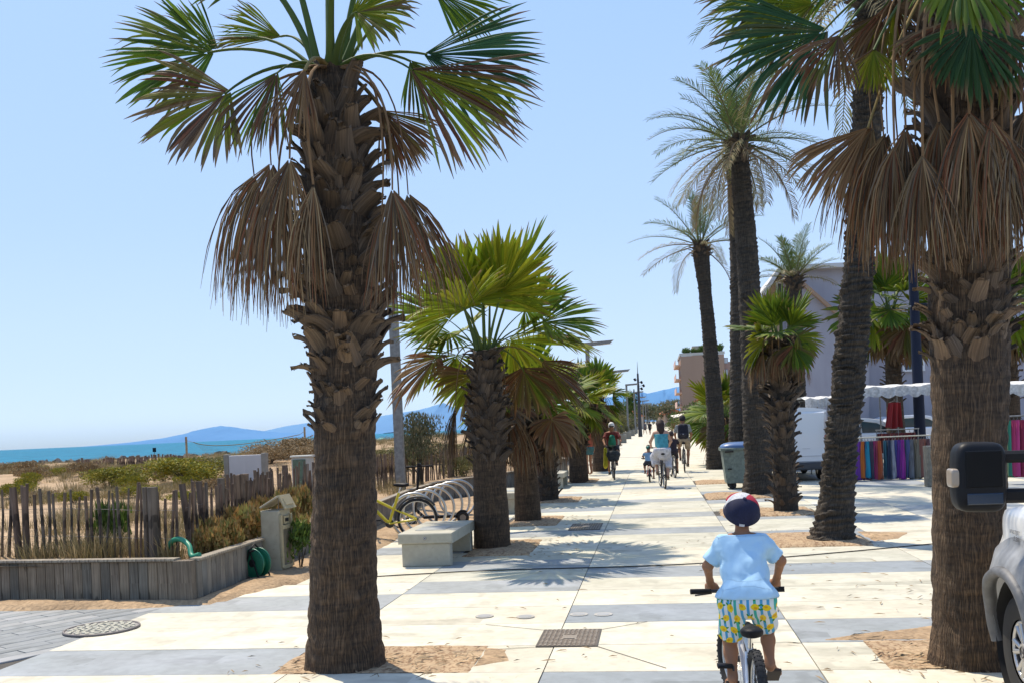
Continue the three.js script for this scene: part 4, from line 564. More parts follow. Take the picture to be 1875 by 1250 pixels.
// ---------------------------------------------------------------- meter cabinet and hose reel by the wall
{
  const t = thing('meter_cabinet', 'cream concrete meter cabinet with its lid standing open beside the grey wall', 'cabinet', V(-4.9, 0, -12.05), -.12);
  const body = M(.50, .455, .36, .8, { map: T.concrete }), fr = M(.52, .44, .29, .75, { map: T.concrete });
  new MB().cham(.27, .82, .3, .012, 0, .41, 0).build('body', body, t); new MB().cham(.02, .5, .2, .004, .142, .33, 0).build('door', M(.24, .21, .15, .6, { map: T.speck }), t);
  const fm = new MB(); fm.cham(.03, .68, .045, .004, .15, .42, .13).cham(.03, .68, .045, .004, .15, .42, -.13).cham(.03, .045, .22, .004, .15, .09, 0).cham(.03, .05, .22, .004, .15, .6, 0).build('door_frame', fr, t);
  const w = new MB().cham(.02, .1, .13, .004, .152, .69, 0).build('meter_window', fr, t); new MB().box(.012, .045, .09, .159, .69, 0).build('pane', mat.black, w);
  const lid = new THREE.Group(); lid.name = 'lid'; t.add(lid); const lp = new MB().cham(.3, .025, .33, .006, 0, 0, 0).build('lid_panel', body, lid); const fl = new MB().cham(.025, .2, .3, .006, .15, -.09, 0).cham(.018, .1, .2, .004, .165, -.09, 0).build('lid_flange', fr, lid); lid.position.set(0, .93, 0); lid.rotation.z = .5;
  new MB().bar(V(.1, .81, .1), V(.12, 1.0, .12), .006, 5).build('prop', mat.galv, t);
}
{
  const t = thing('hose_reel', 'green plastic hose reel on a black stand leaning at the grey wall', 'hose reel', V(-4.93, .02, -11.45), -.35), gm = M(.012, .13, .075, .4);
  for (const z of [-.06, .06]) { const g = new THREE.TorusGeometry(.1, .075, 8, 32); g.scale(1, 1, .22); new MB().add(g, new THREE.Matrix4().setPosition(0, .2, z)).tor(.17, .012, 0, .2, z).build('flange', gm, t); }
  new MB().cyl(.11, .11, .11, 20, 0, .2, 0, PI / 2).build('hose_coil', M(.02, .16, .08, .6), t); new MB().cyl(.05, .05, .16, 16, 0, .2, 0, PI / 2).build('hub', mat.black, t);
  new MB().path([V(-.16, 0, .09), V(-.02, .36, .09), V(.0, .43, .02), V(-.02, .36, -.09), V(.14, 0, -.09)], .011, 6).bar(V(-.02, .36, .09), V(.12, 0, .09), .01, 6).bar(V(-.16, 0, .09), V(.12, 0, .09), .01, 6).build('stand', mat.black, t); new MB().bar(V(.0, .34, .1), V(.1, .37, .14), .012, 6).build('crank', mat.black, t);
}
tag(new MB().path(catmull([V(-4.8, .02, -11.3), V(-4.6, .03, -11.6), V(-4.35, .04, -11.75), V(-4.45, .05, -12.0), V(-4.3, .03, -12.3), V(-4.6, .03, -12.5)], 40), .012, 6).build('hose', M(.32, .24, .17, .7)), 'thin tan hose lying in loops on the sand by the reel', 'hose');
tag(new MB().path(catmull([V(-5.62, .44, -10.72), V(-5.6, .58, -10.6), V(-5.45, .64, -10.5), V(-5.25, .58, -10.35), V(-5.16, .47, -10.24), V(-5.05, .49, -10.2)], 30), .03, 8).build('irrigation_pipe', M(.02, .22, .12, .5)), 'thick green garden hose arching over the board wall corner', 'hose');
bumpySheet([[1.1, 7.75], [1.5, 8.0], [2.2, 8.3], [3.0, 8.1], [3.0, 7.74], [2.0, 7.73]], .004, .006, 501, mat.sand, 'sand_drift'); bumpySheet([[-1.42, 7.0], [-1.1, 7.2], [-1.2, 7.6], [-1.42, 7.7]], .004, .006, 503, mat.sand, 'sand_drift'); bumpySheet([[2.86, 13.6], [3.3, 13.9], [3.6, 14.6], [2.86, 14.9]], .004, .006, 505, mat.sand, 'sand_drift');
// ---------------------------------------------------------------- concrete benches
function bench(label, x, z, L) {
  const t = thing('bench', label, 'bench', V(x, 0, z), 0, 'concrete benches'); const c = M(.50, .48, .41, .75, { map: T.concrete, bumpMap: T.concreteB, bumpScale: .002 });
  new MB().cham(.72, .135, L, .012, 0, .3625, 0).build('seat', c, t); for (const e of [-1, 1]) new MB().cham(.64, .295, .16, .008, 0, .1475, e * (L / 2 - .11)).build('leg', c, t);
  const em = new MB().cyl(.022, .022, .008, 20, 0, .365, L / 2 + .002, PI / 2).build('emblem', M(.12, .12, .12, .5), t); new MB().tor(.014, .004, 0, .365, L / 2 + .006).build('emblem_ring', M(.4, .4, .38, .5), em); new MB().box(.4, .006, .5, -.02, .4315, L * .12).build('inlay', M(.36, .37, .36, .5, { map: T.concrete }), t); return t;
}
bench('pale concrete bench with a round emblem next to the yellow bicycle', -2.98, -13.1, 1.65); bench('pale concrete bench partly hidden between two fan palms', -3.0, -20.3, 1.65); bench('pale concrete bench farthest along, past the shaggy fan palm', -2.85, -27.6, 1.65);
// ---------------------------------------------------------------- bicycle hoops
{ let k = 0; const nm = ['nearest the bench', 'second from the bench', 'third from the bench', 'fourth from the bench', 'fifth from the bench', 'last before the curved wall'];
  for (const [u, v] of [[733, 906], [751, 899], [782, 893], [802, 887], [820, 882], [838, 878]]) { const p = ground(u, v, .74), t = thing('bike_hoop', 'round steel bicycle hoop, ' + nm[k], 'bike rack', V(-3.98, 0, lerp(p.z, -15.9 - k * .7, .7)), .12, 'steel bicycle hoops'); new MB().tor(.37, .024, 0, .36, 0).build('hoop', mat.steel, t); new MB().cyl(.07, .07, .012, 20, 0, .006, 0).build('foot_plate', mat.steel, t); k++; } }
// ---------------------------------------------------------------- lamp posts
{
  const nm = ['beside the feathery bush', 'second along from the feathery bush', 'third along from the feathery bush', 'fourth along, before the dark mast', 'fifth along, past the dark mast', 'sixth along from the feathery bush', 'seventh along from the feathery bush', 'eighth along from the feathery bush', 'ninth along from the feathery bush', 'tenth along from the feathery bush'];
  const tops = [null, [1071, 630], [1119, 680], [1143, 704], [1157, 718], [1165, 727], [1173, 733], [1178, 738], [1182, 742], [1185, 745]];
  const postG = boxUV(chamfer(.215, 6, .12, .012)), armS = new THREE.Shape([[0, 0], [1.3, .1], [1.5, .26], [0, .2]].map(p => new THREE.Vector2(...p))), armG = boxUV(new THREE.ExtrudeGeometry(armS, { depth: .22, bevelEnabled: true, bevelSize: .008, bevelThickness: .008, bevelSegments: 1 }).translate(-.12, -.2, -.11));
  for (let k = 0; k < 10; k++) { const D = k ? [0, 51, 79.6, 109, 138, 168, 198, 228, 258, 288][k] : 21.6, p = k ? at(tops[k][0] + 4, tops[k][1], D) : at(736, 932, D); const t = thing('lamp_post', 'grey angular lamp post, ' + nm[k], 'lamp post', V(p.x, 0, p.z), k ? 0 : PI, 'angular lamp posts'); mesh('post', postG, mat.galv, t).position.y = 3; mesh('arm', armG, mat.galv, t).position.y = 6.0; new MB().box(.7, .02, .16, .95, 5.86, 0, 0, 0, .07).build('lamp_panel', M(.7, .7, .65, .3), t); }
  const p = ground(1173, 799), t = thing('light_mast', 'dark tapering mast with four small spotlights, between the lamp posts', 'mast', V(p.x, 0, p.z)); new MB().cyl(.11, .24, 7.4, 12, 0, 3.7, 0).build('pole', mat.darkMetal, t); new MB().cyl(.012, .05, 1.4, 8, 0, 8.1, 0).build('spire', mat.darkMetal, t); for (const [x, y] of [[-.35, 6.7], [.4, 6.35], [.62, 5.95], [.38, 5.6]]) { const m = new MB().cyl(.16, .12, .32, 10, x, y, 0, 0, 0, .5).build('spotlight', mat.black, t); new MB().bar(V(0, y, 0), V(x, y, 0), .03, 5).build('bracket', mat.darkMetal, m); }
  for (const [x, z, h, l] of [[-4.4, 168, 7.4, 'farther'], [-4.4, 230, 7.4, 'farthest']]) { const q = thing('light_mast', 'dark slim mast with spotlights, ' + l + ' along the walk', 'mast', V(-2.9, 0, -z)); new MB().cyl(.1, .22, h, 8, 0, h / 2, 0).build('pole', mat.darkMetal, q); for (const y of [6.6, 6, 5.5]) new MB().cyl(.16, .12, .32, 8, .4 * (y % 1 > .3 ? 1 : -1), y, 0, 0, 0, .5).bar(V(0, y, 0), V(.4 * (y % 1 > .3 ? 1 : -1), y, 0), .03, 5).build('spotlight', mat.black, q); }
}
// ---------------------------------------------------------------- figures: smooth-joined tapered bones meshed on a grid
function sdf(bones, k) {                                         // bone: [a, b, ra, rb, flatEnd]
  const B = bones.map(([a, b, ra, rb, flat]) => { const d = b.clone().sub(a); return [a, d, max(d.lengthSq(), 1e-9), ra, rb, flat, d.clone().normalize(), sqrt(d.lengthSq())]; });
  return (x, y, z) => { let r = 1; for (const [a, d, l2, ra, rb, flat, u, L] of B) { const px = x - a.x, py = y - a.y, pz = z - a.z, t = clamp((px * d.x + py * d.y + pz * d.z) / l2); let q = hypot(px - d.x * t, py - d.y * t, pz - d.z * t) - (ra + (rb - ra) * t); if (q > r + k) continue; if (flat) q = max(q, px * u.x + py * u.y + pz * u.z - L); const h = max(k - abs(r - q), 0) / k; r = min(r, q) - h * h * k * .25; } return r; };
}
function nets(f, lo, hi, c) {                                    // naive surface nets
  const nx = Math.ceil((hi.x - lo.x) / c) + 1, ny = Math.ceil((hi.y - lo.y) / c) + 1, nz = Math.ceil((hi.z - lo.z) / c) + 1, v = new Float32Array(nx * ny * nz), id = new Int32Array(nx * ny * nz).fill(-1), pos = [], idx = [], K = (i, j, k) => (k * ny + j) * nx + i;
  for (let k = 0; k < nz; k++) for (let j = 0; j < ny; j++) for (let i = 0; i < nx; i++) v[K(i, j, k)] = f(lo.x + i * c, lo.y + j * c, lo.z + k * c);
  for (let k = 0; k < nz - 1; k++) for (let j = 0; j < ny - 1; j++) for (let i = 0; i < nx - 1; i++) {
    let m = 0, sx = 0, sy = 0, sz = 0, n = 0; const q = []; for (let e = 0; e < 8; e++) { q[e] = v[K(i + (e & 1), j + (e >> 1 & 1), k + (e >> 2))]; if (q[e] < 0) m |= 1 << e; } if (m === 0 || m === 255) continue;
    for (let e = 0; e < 8; e++) for (const b of [1, 2, 4]) if (!(e & b) && (q[e] < 0) !== (q[e | b] < 0)) { const t = q[e] / (q[e] - q[e | b]); sx += (e & 1) + (b === 1 ? t : 0); sy += (e >> 1 & 1) + (b === 2 ? t : 0); sz += (e >> 2) + (b === 4 ? t : 0); n++; }
    id[K(i, j, k)] = pos.length / 3; pos.push(lo.x + (i + sx / n) * c, lo.y + (j + sy / n) * c, lo.z + (k + sz / n) * c);
  }
  const quad = (a, b, d, e, flip) => { if (a < 0 || b < 0 || d < 0 || e < 0) return; flip ? idx.push(a, d, b, a, e, d) : idx.push(a, b, d, a, d, e); };
  for (let k = 1; k < nz - 1; k++) for (let j = 1; j < ny - 1; j++) for (let i = 1; i < nx - 1; i++) { const a = v[K(i, j, k)] < 0; if (a !== v[K(i + 1, j, k)] < 0) quad(id[K(i, j - 1, k - 1)], id[K(i, j, k - 1)], id[K(i, j, k)], id[K(i, j - 1, k)], !a); if (a !== v[K(i, j + 1, k)] < 0) quad(id[K(i - 1, j, k - 1)], id[K(i - 1, j, k)], id[K(i, j, k)], id[K(i, j, k - 1)], !a); if (a !== v[K(i, j, k + 1)] < 0) quad(id[K(i - 1, j - 1, k)], id[K(i, j - 1, k)], id[K(i, j, k)], id[K(i - 1, j, k)], !a); }
  const g = new THREE.BufferGeometry(); g.setAttribute('position', new THREE.Float32BufferAttribute(pos, 3)); g.setIndex(idx); g.computeVertexNormals(); return boxUV(g);
}
function blob(bones, cell, k = .03, extra) {                     // extra(p) cuts: max with it
  const lo = V(1e9, 1e9, 1e9), hi = V(-1e9, -1e9, -1e9); for (const [a, b, ra, rb] of bones) { const r = max(ra, rb) + cell * 2 + .01; for (const p of [a, b]) { lo.min(p.clone().subScalar(r)); hi.max(p.clone().addScalar(r)); } }
  const f = sdf(bones, k); return nets(extra ? (x, y, z) => max(f(x, y, z), extra(x, y, z)) : f, lo, hi, cell);
}
const mid = (a, b, t = .5) => a.clone().lerp(b, t);
function bodyBones(J, s, hands = true) {
  const sp = V().subVectors(J.sR, J.sL), hp = V().subVectors(J.hR, J.hL), q = [];
  const cL = mid(J.sL, J.sR, .26), cR = mid(J.sL, J.sR, .74), pL = mid(J.hL, J.hR, .2), pR = mid(J.hL, J.hR, .8);
  q.push([pL, cL, .098 * s, .085 * s], [pR, cR, .098 * s, .085 * s], [J.hL, J.hR, .095 * s, .095 * s], [J.sL, J.sR, .05 * s, .05 * s], [mid(J.sL, J.sR), J.neck, .06 * s, .046 * s], [J.neck, J.head, .046 * s, .06 * s], [J.head.clone().add(V(0, -.03 * s, 0)), J.head.clone().add(V(0, .05 * s, 0)), .078 * s, .092 * s]);
  for (const e of ['L', 'R']) { q.push([J['s' + e], J['e' + e], .049 * s, .037 * s], [J['e' + e], J['w' + e], .038 * s, .025 * s], [J['h' + e], J['k' + e], .078 * s, .052 * s], [J['k' + e], mid(J['k' + e], J['a' + e], .35), .05 * s, .05 * s], [mid(J['k' + e], J['a' + e], .35), J['a' + e], .05 * s, .033 * s], [J['a' + e], J['t' + e], .034 * s, .026 * s]); if (hands) q.push([J['w' + e], J['g' + e], .026 * s, .03 * s]); }
  return q;
}
const shirtBones = (J, s, o = .016, sleeve = .62) => { const cL = mid(J.sL, J.sR, .26), cR = mid(J.sL, J.sR, .74), pL = mid(J.hL, J.hR, .2), pR = mid(J.hL, J.hR, .8), q = [[pL, cL, (.1 + o) * s, (.087 + o) * s], [pR, cR, (.1 + o) * s, (.087 + o) * s], [J.sL, J.sR, (.05 + o) * s, (.05 + o) * s], [mid(J.hL, J.hR), mid(J.sL, J.sR), (.1 + o) * s, (.08 + o) * s]]; for (const e of ['L', 'R']) if (sleeve > 0) q.push([J['s' + e], mid(J['s' + e], J['e' + e], sleeve), (.052 + o) * s, (.05 + o) * s, 1]); return q; };
const shortsBones = (J, s, o = .016, len = .8) => { const q = [[J.hL, J.hR, (.1 + o) * s, (.1 + o) * s], [mid(J.hL, J.hR), mid(mid(J.hL, J.hR), mid(J.sL, J.sR), .18), (.1 + o) * s, (.1 + o) * s]]; for (const e of ['L', 'R']) q.push([J['h' + e], mid(J['h' + e], J['k' + e], len), (.082 + o) * s, (.07 + o) * s, 1]); return q; };
const skin = M(.30, .15, .085, .6, { specularIntensity: .35 }), skinPale = M(.5, .3, .21, .6, { specularIntensity: .35 });
const cloth = (r, g, b) => M(r, g, b, .9, { map: T.speck });

// ---------------------------------------------------------------- bicycle: heading -z, origin on the ground between the wheels
function bicycle(o) {
  const { label, pos, turn = 0, R = .34, wb = 1.02, frame, seat = .9, bar = 1.02, barW = .6, tr = .022, steer = 0, saddle = mat.black, group = 'bicycles', knob = false, fat = 1, pedal = 0, low = false, fork = frame } = o;
  const t = thing('bicycle', label, 'bicycle', pos, turn, group), fz = -wb / 2, rz = wb / 2, wheel = z => { const w = new MB().tor(R - tr, tr, 0, 0, 0, 0, PI / 2, 0, null, PI * 2, 10, 48); if (knob) for (let k = 0; k < 44; k++) { const a = k / 44 * 2 * PI; for (const e of [-1, 0, 1]) w.box(.016, .008, .012, e * tr * .62, sin(a) * (R - .002 - abs(e) * .006), cos(a) * (R - .002 - abs(e) * .006), -a + PI / 2 + (e ? 0 : 0), 0, 0); }
    const m = w.build('wheel', mat.rubber, t); m.position.set(0, R, z); new MB().tor(R - tr * 2.1, .009, 0, 0, 0, 0, PI / 2, 0, null, PI * 2, 6, 40).build('rim', mat.steel, m); const sp = new MB(); for (let k = 0; k < 20; k++) { const a = k / 20 * 2 * PI, b = a + (k % 2 ? .5 : -.5), e = k % 4 < 2 ? .025 : -.025; sp.bar(V(e, sin(b) * .02, cos(b) * .02), V(0, sin(a) * (R - tr * 2.2), cos(a) * (R - tr * 2.2)), .0016, 3); } stuff(sp.build('spokes', mat.chrome, m)); new MB().cyl(.02, .02, .1, 12, 0, 0, 0, 0, 0, PI / 2).build('hub', mat.darkMetal, m); return m; };
  const fw = wheel(fz), rw = wheel(rz); fw.rotation.y = steer;
  const k = R / .34, bb = V(0, R * .82, .05 * k), st = V(0, seat - .1, rz - .28 * k), hd = V(0, bar - .1, fz + .2 * k), hb = V(0, R * 2 + .08 * k, fz + .11 * k), ft = new MB(), fr = .017 * (k * .4 + .6) * fat;
  const topA = low ? mid(hb, hd, .3) : mid(hb, hd, .6), topB = low ? mid(bb, st, .45) : mid(bb, st, .85);
  ft.bar(bb, mid(bb, st, .94), fr, 10).bar(topB, topA, fr, 10).bar(mid(hb, hd, .1), bb, fr * 1.2, 10).bar(hb, hd, fr * 1.15, 10); for (const e of [-1, 1]) ft.bar(V(e * .03, bb.y, bb.z), V(e * .055, R, rz), fr * .6, 8).bar(V(e * .02, topB.y, topB.z), V(e * .055, R, rz), fr * .55, 8); ft.build('frame', frame, t);
  const fk = new MB(); for (const e of [-1, 1]) fk.path([V(e * .012, hb.y, hb.z), V(e * .05, R * 2 + .03, fz + .08 * k), V(e * .055, R, fz)], fr * .75, 8); const fo = fk.cyl(fr * 1.2, fr * 1.2, .03, 10, 0, hb.y, hb.z).build('fork', fork, t);
  const hbm = new MB(), yB = bar, zB = hd.z; hbm.bar(hd, V(0, yB, zB), fr * .9, 8).path([V(-barW / 2, yB + .015, zB + .05), V(-barW * .2, yB + .005, zB - .005), V(0, yB, zB - .02), V(barW * .2, yB + .005, zB - .005), V(barW / 2, yB + .015, zB + .05)], .011, 8); const H = hbm.build('handlebar', mat.darkMetal, t); for (const e of [-1, 1]) { new MB().bar(V(e * (barW / 2 - .11), yB + .012, zB + .035), V(e * (barW / 2 + .012), yB + .016, zB + .055), .0165, 10).build('grip', mat.black, H); new MB().bar(V(e * (barW / 2 - .12), yB - .005, zB), V(e * (barW / 2 - .02), yB - .02, zB - .02), .006, 5).build('brake_lever', mat.darkMetal, H); }
  new MB().bar(mid(bb, st, .9), V(st.x, seat - .03, st.z + .02), .012, 8).build('seat_post', mat.chrome, t);
  { const g = new THREE.SphereGeometry(1, 18, 12), P = g.attributes.position; for (let i = 0; i < P.count; i++) { const z = P.getZ(i), w = lerp(.028, .085, smooth(-.5, .7, z)); P.setXYZ(i, P.getX(i) * w, P.getY(i) * .035 + (P.getY(i) > 0 ? .012 * z * z : -.01 * z), z * .135); } g.computeVertexNormals(); const m = mesh('saddle', g, saddle, t); m.position.set(0, seat - .005, st.z + .03); m.scale.setScalar(k * .35 + .65); }
  const cr = new MB(), cl = .16 * k, ca = pedal; cr.cyl(.075 * k, .075 * k, .006, 24, .045, bb.y, bb.z, 0, 0, PI / 2).bar(V(-.08, bb.y, bb.z), V(.08, bb.y, bb.z), .014, 8); for (const e of [-1, 1]) cr.bar(V(e * .07, bb.y, bb.z), V(e * .075, bb.y - e * cos(ca) * cl, bb.z + e * sin(ca) * cl), .009, 6); const C = cr.build('crank', mat.darkMetal, t); for (const e of [-1, 1]) new MB().cham(.085, .018, .07, .004, e * .12, bb.y - e * cos(ca) * cl, bb.z + e * sin(ca) * cl).build('pedal', mat.black, C);
  const ch = [], n = 30; for (let i = 0; i <= n; i++) { const a = i / n * 2 * PI, q = cos(a) > 0 ? 0 : 1; ch.push(V(.047, (q ? bb.y : R) + sin(a) * (q ? .07 : .035) * k, (q ? bb.z : rz) + cos(a) * (q ? .07 : .035) * k)); } new MB().path(ch, .004, 4).build('chain', mat.darkMetal, t);
  if (o.guards) { for (const z of [fz, rz]) { const g = new MB().tor(R + .025, .02, 0, R, z, 0, PI / 2, 0, null, PI * .8, 5, 24).build('mudguard', o.guards, t); } }
  t.userData.bb = bb; delete t.userData.bb; t.userData_pts = { bb, cl, ca, st, zB, yB, barW }; return t;
}
// ---------------------------------------------------------------- the boy on the white bicycle
{
  const root = V(.47, 0, -5.72), turn = .05;
  bicycle({ label: 'small white mountain bicycle with knobbly tyres ridden by the boy in lemon shorts', pos: root, turn, R: .255, wb: .86, frame: M(.72, .74, .78, .3, { clearcoat: .6 }), seat: .585, bar: .70, barW: .53, tr: .026, steer: .28, knob: true, pedal: .15, fork: mat.darkMetal, group: undefined });
  const t = thing('person', 'boy in pale blue shirt, lemon print shorts and tricolour cap on bicycle', 'person', root.clone()), L = (u, v, D) => at(u, v, D).sub(root);
  const J = { hL: L(1344, 1100, 5.66), hR: L(1392, 1099, 5.66), sL: L(1325, 996, 5.84), sR: L(1396, 994, 5.84), neck: L(1359, 972, 5.87), head: L(1359, 936, 5.89), eL: L(1296, 1036, 5.86), eR: L(1430, 1026, 5.86), wL: L(1300, 1062, 6.0), wR: L(1423, 1057, 6.0), gL: L(1303, 1075, 6.05), gR: L(1419, 1069, 6.05), kL: L(1337, 1172, 5.80), kR: L(1405, 1150, 5.86), aL: L(1342, 1237, 5.70), aR: L(1410, 1213, 5.70), tL: L(1339, 1249, 5.82), tR: L(1421, 1232, 5.84) }, s = .78;
  const bb = bodyBones(J, s, false);
  for (const e of [-1, 1]) { const h = J.head.clone().add(V(e * .078, -.025, -.0)); bb.push([h.clone().add(V(0, .018, 0)), h.clone().add(V(0, -.012, -.006)), .014, .01]); }
  bb.push([J.head.clone().add(V(0, -.01, -.07)), J.head.clone().add(V(0, -.03, -.085)), .012, .014], [J.head.clone().add(V(0, -.055, -.05)), J.head.clone().add(V(0, -.06, -.06)), .025, .022]);   // nose, chin
  for (const e of ['L', 'R']) { const w = J['w' + e], g = J['g' + e], ax = V(e === 'L' ? 1 : -1, 0, 0), out = ax.clone().multiplyScalar(-1); bb.push([w, mid(w, g, .8), .02, .026]);
    for (let k = 0; k < 4; k++) { const b = g.clone().addScaledVector(ax, (k - 1.5) * .017).add(V(0, .012, 0)), l = [.026, .03, .031, .026][k]; const p1 = b.clone().add(V(0, -.002, -l)), p2 = p1.clone().add(V(0, -.024, .002)), p3 = p2.clone().add(V(0, -.006, .018)); bb.push([b, p1, .0095, .009], [p1, p2, .009, .0085], [p2, p3, .0085, .008]); }
    const b = g.clone().addScaledVector(ax, .026).add(V(0, .004, .012)), p1 = b.clone().addScaledVector(ax, .012).add(V(0, -.018, .004)), p2 = p1.clone().add(V(0, -.014, -.012)); bb.push([mid(w, g, .5), b, .014, .012], [b, p1, .011, .01], [p1, p2, .01, .009]); }
  for (const e of ['L', 'R']) { const a = J['a' + e], q = J['t' + e]; bb.push([a.clone().add(V(0, -.015, .03)), a.clone().add(V(0, -.02, .02)), .026, .026]); for (let k = 0; k < 5; k++) bb.push([mid(a, q, .8).add(V((k - 2) * .012, 0, 0)), q.clone().add(V((k - 2) * .013, -.004, -.022 + abs(k - 1.5) * .006)), .011, .009]); }
  mesh('body', blob(bb, .0075, .02), skin, t);
  const neckY = J.neck.y - .012, hem = mid(J.hL, J.hR).y - .0;
  const sh = shirtBones(J, s, .017, .82); sh.push([J.neck.clone().add(V(0, -.05, 0)), J.sL.clone().lerp(J.neck, .15), .05, .045], [J.neck.clone().add(V(0, -.05, 0)), J.sR.clone().lerp(J.neck, .15), .05, .045]); sh.push([J.hL.clone().add(V(-.005, .01, .005)), J.hR.clone().add(V(.005, .01, .005)), (.1 + .028) * s, (.1 + .028) * s]); 
  const f0 = fbm, fold = (x, y, z) => .011 * (abs(fbm(x * 9 + y * 6, y * 11 - x * 7 + z * 5, 3, 211) - .5) * 3 - .4) + .004 * sin(y * 48 - x * 24 + 4 * fbm(x * 8, y * 8, 2, 213));
  const shirt = mesh('t_shirt', blob(sh, .008, .03, (x, y, z) => max(hem + .022 - y, y - neckY)), M(.40, .62, .80, .92, { bumpMap: T.sandB, bumpScale: .004 }), t);
  { const P = shirt.geometry.attributes.position, N = shirt.geometry.attributes.normal; for (let i = 0; i < P.count; i++) { const q = fold(P.getX(i), P.getY(i), P.getZ(i)); P.setXYZ(i, P.getX(i) + N.getX(i) * q, P.getY(i) + N.getY(i) * q * .3, P.getZ(i) + N.getZ(i) * q); } shirt.geometry.computeVertexNormals(); }
  // lemon print
  const cv = document.createElement('canvas'); cv.width = cv.height = 512; const x = cv.getContext('2d'), r = rng(12); x.fillStyle = '#dfe9f2'; x.fillRect(0, 0, 512, 512); for (let k = 0; k < 9; k++) { x.fillStyle = k % 3 === 2 ? '#3fb3a8' : '#4aa3d8'; x.fillRect(k * 57 + 8, 0, 24, 512); }
  for (let j = 0; j < 5; j++) for (let k = 0; k < 5; k++) { const px = (k + (j % 2) * .5 + .15 * r()) * 102 + 20, py = j * 102 + 45 + 20 * r(), a = r() * 6; for (const dx of [0, -512]) { x.save(); x.translate(px + dx, py); x.rotate(a); x.fillStyle = '#2c8a3c'; for (const e of [-1, 1]) { x.beginPath(); x.ellipse(30, e * 12, 26, 8, e * .5, 0, 7); x.fill(); } x.fillStyle = '#f2d31c'; x.beginPath(); x.ellipse(0, 0, 34, 27, 0, 0, 7); x.fill(); x.beginPath(); x.ellipse(-32, 0, 8, 6, 0, 0, 7); x.fill(); x.fillStyle = '#e6a91a'; x.beginPath(); x.ellipse(6, 7, 16, 10, 0, 0, 7); x.fill(); x.restore(); } }
  const lt = new THREE.CanvasTexture(cv); lt.wrapS = lt.wrapT = THREE.RepeatWrapping; lt.colorSpace = THREE.SRGBColorSpace;
  const sb = shortsBones(J, s, .022, .86); const sg = blob(sb, .008, .022, (x, y, z) => y - hem - .06), P = sg.attributes.position, uv = sg.attributes.uv; for (let i = 0; i < P.count; i++) { uv.setXY(i, (P.getX(i) * 1.1 + .25 * P.getZ(i)) / .36, P.getY(i) / .36); }
  const trunks = mesh('shorts', sg, M(1, 1, 1, .85, { map: lt }), t); trunks.material.color.setRGB(.86, .86, .86);
  // cap: panels of different colours, brim to the front
  const capC = J.head.clone().add(V(0, .004, .004)), cap = new THREE.Group(); cap.name = 'cap'; t.add(cap); cap.position.copy(capC); cap.rotation.set(.72, -.1, -.12);
  const navy = M(.012, .016, .06, .85, { map: T.speck }), red = M(.62, .02, .06, .8, { map: T.speck }), wh = M(.78, .78, .8, .85, { map: T.speck });
  for (let k = 0; k < 6; k++) { const a0 = k * PI / 3, g = new THREE.SphereGeometry(.104, 10, 14, a0 + .012, PI / 3 - .024, 0, PI * .54); g.scale(1, 1.02, 1.1); mesh('panel', g, [navy, navy, navy, red, wh, wh][k], cap); }
  { const g = new THREE.SphereGeometry(.1015, 36, 16, 0, 2 * PI, 0, PI * .53); g.scale(1, 1.02, 1.1); mesh('lining', g, navy, cap); new MB().sph(.012, 0, .106, 0, 1, .5, 1).build('button', navy, cap); const br = new THREE.CylinderGeometry(.105, .105, .006, 30, 1, false, PI * .6, PI * .8); br.scale(.95, 1, 1.2); const m = mesh('brim', br, red, cap); m.position.set(0, -.012, -.05); m.rotation.x = -.12; new MB().tor(.104, .006, 0, -.012, 0, PI / 2, 0, 0, null, PI * 2, 6, 40).build('sweatband', navy, cap); new MB().box(.03, .016, .004, .0, .0, .1155, -.12).build('emblem', wh, cap); }
  for (const e of ['L', 'R']) { const a = J['a' + e], q = J['t' + e], so = new MB(), c = mid(a, q, .55).add(V(0, -.036, -.0)), an = atan2(q.y - a.y, -(q.z - a.z)); so.cham(.075, .016, .2, .006, c.x, c.y, c.z, an * .9, 0, 0); const m = so.build('sandal', M(.05, .04, .035, .8), t); new MB().path([c.clone().add(V(-.035, .0, .0)), mid(a, q, .6).add(V(0, .032, 0)), c.clone().add(V(.035, .0, .0))], .007, 5).build('strap', M(.3, .25, .18, .8), m); }
}
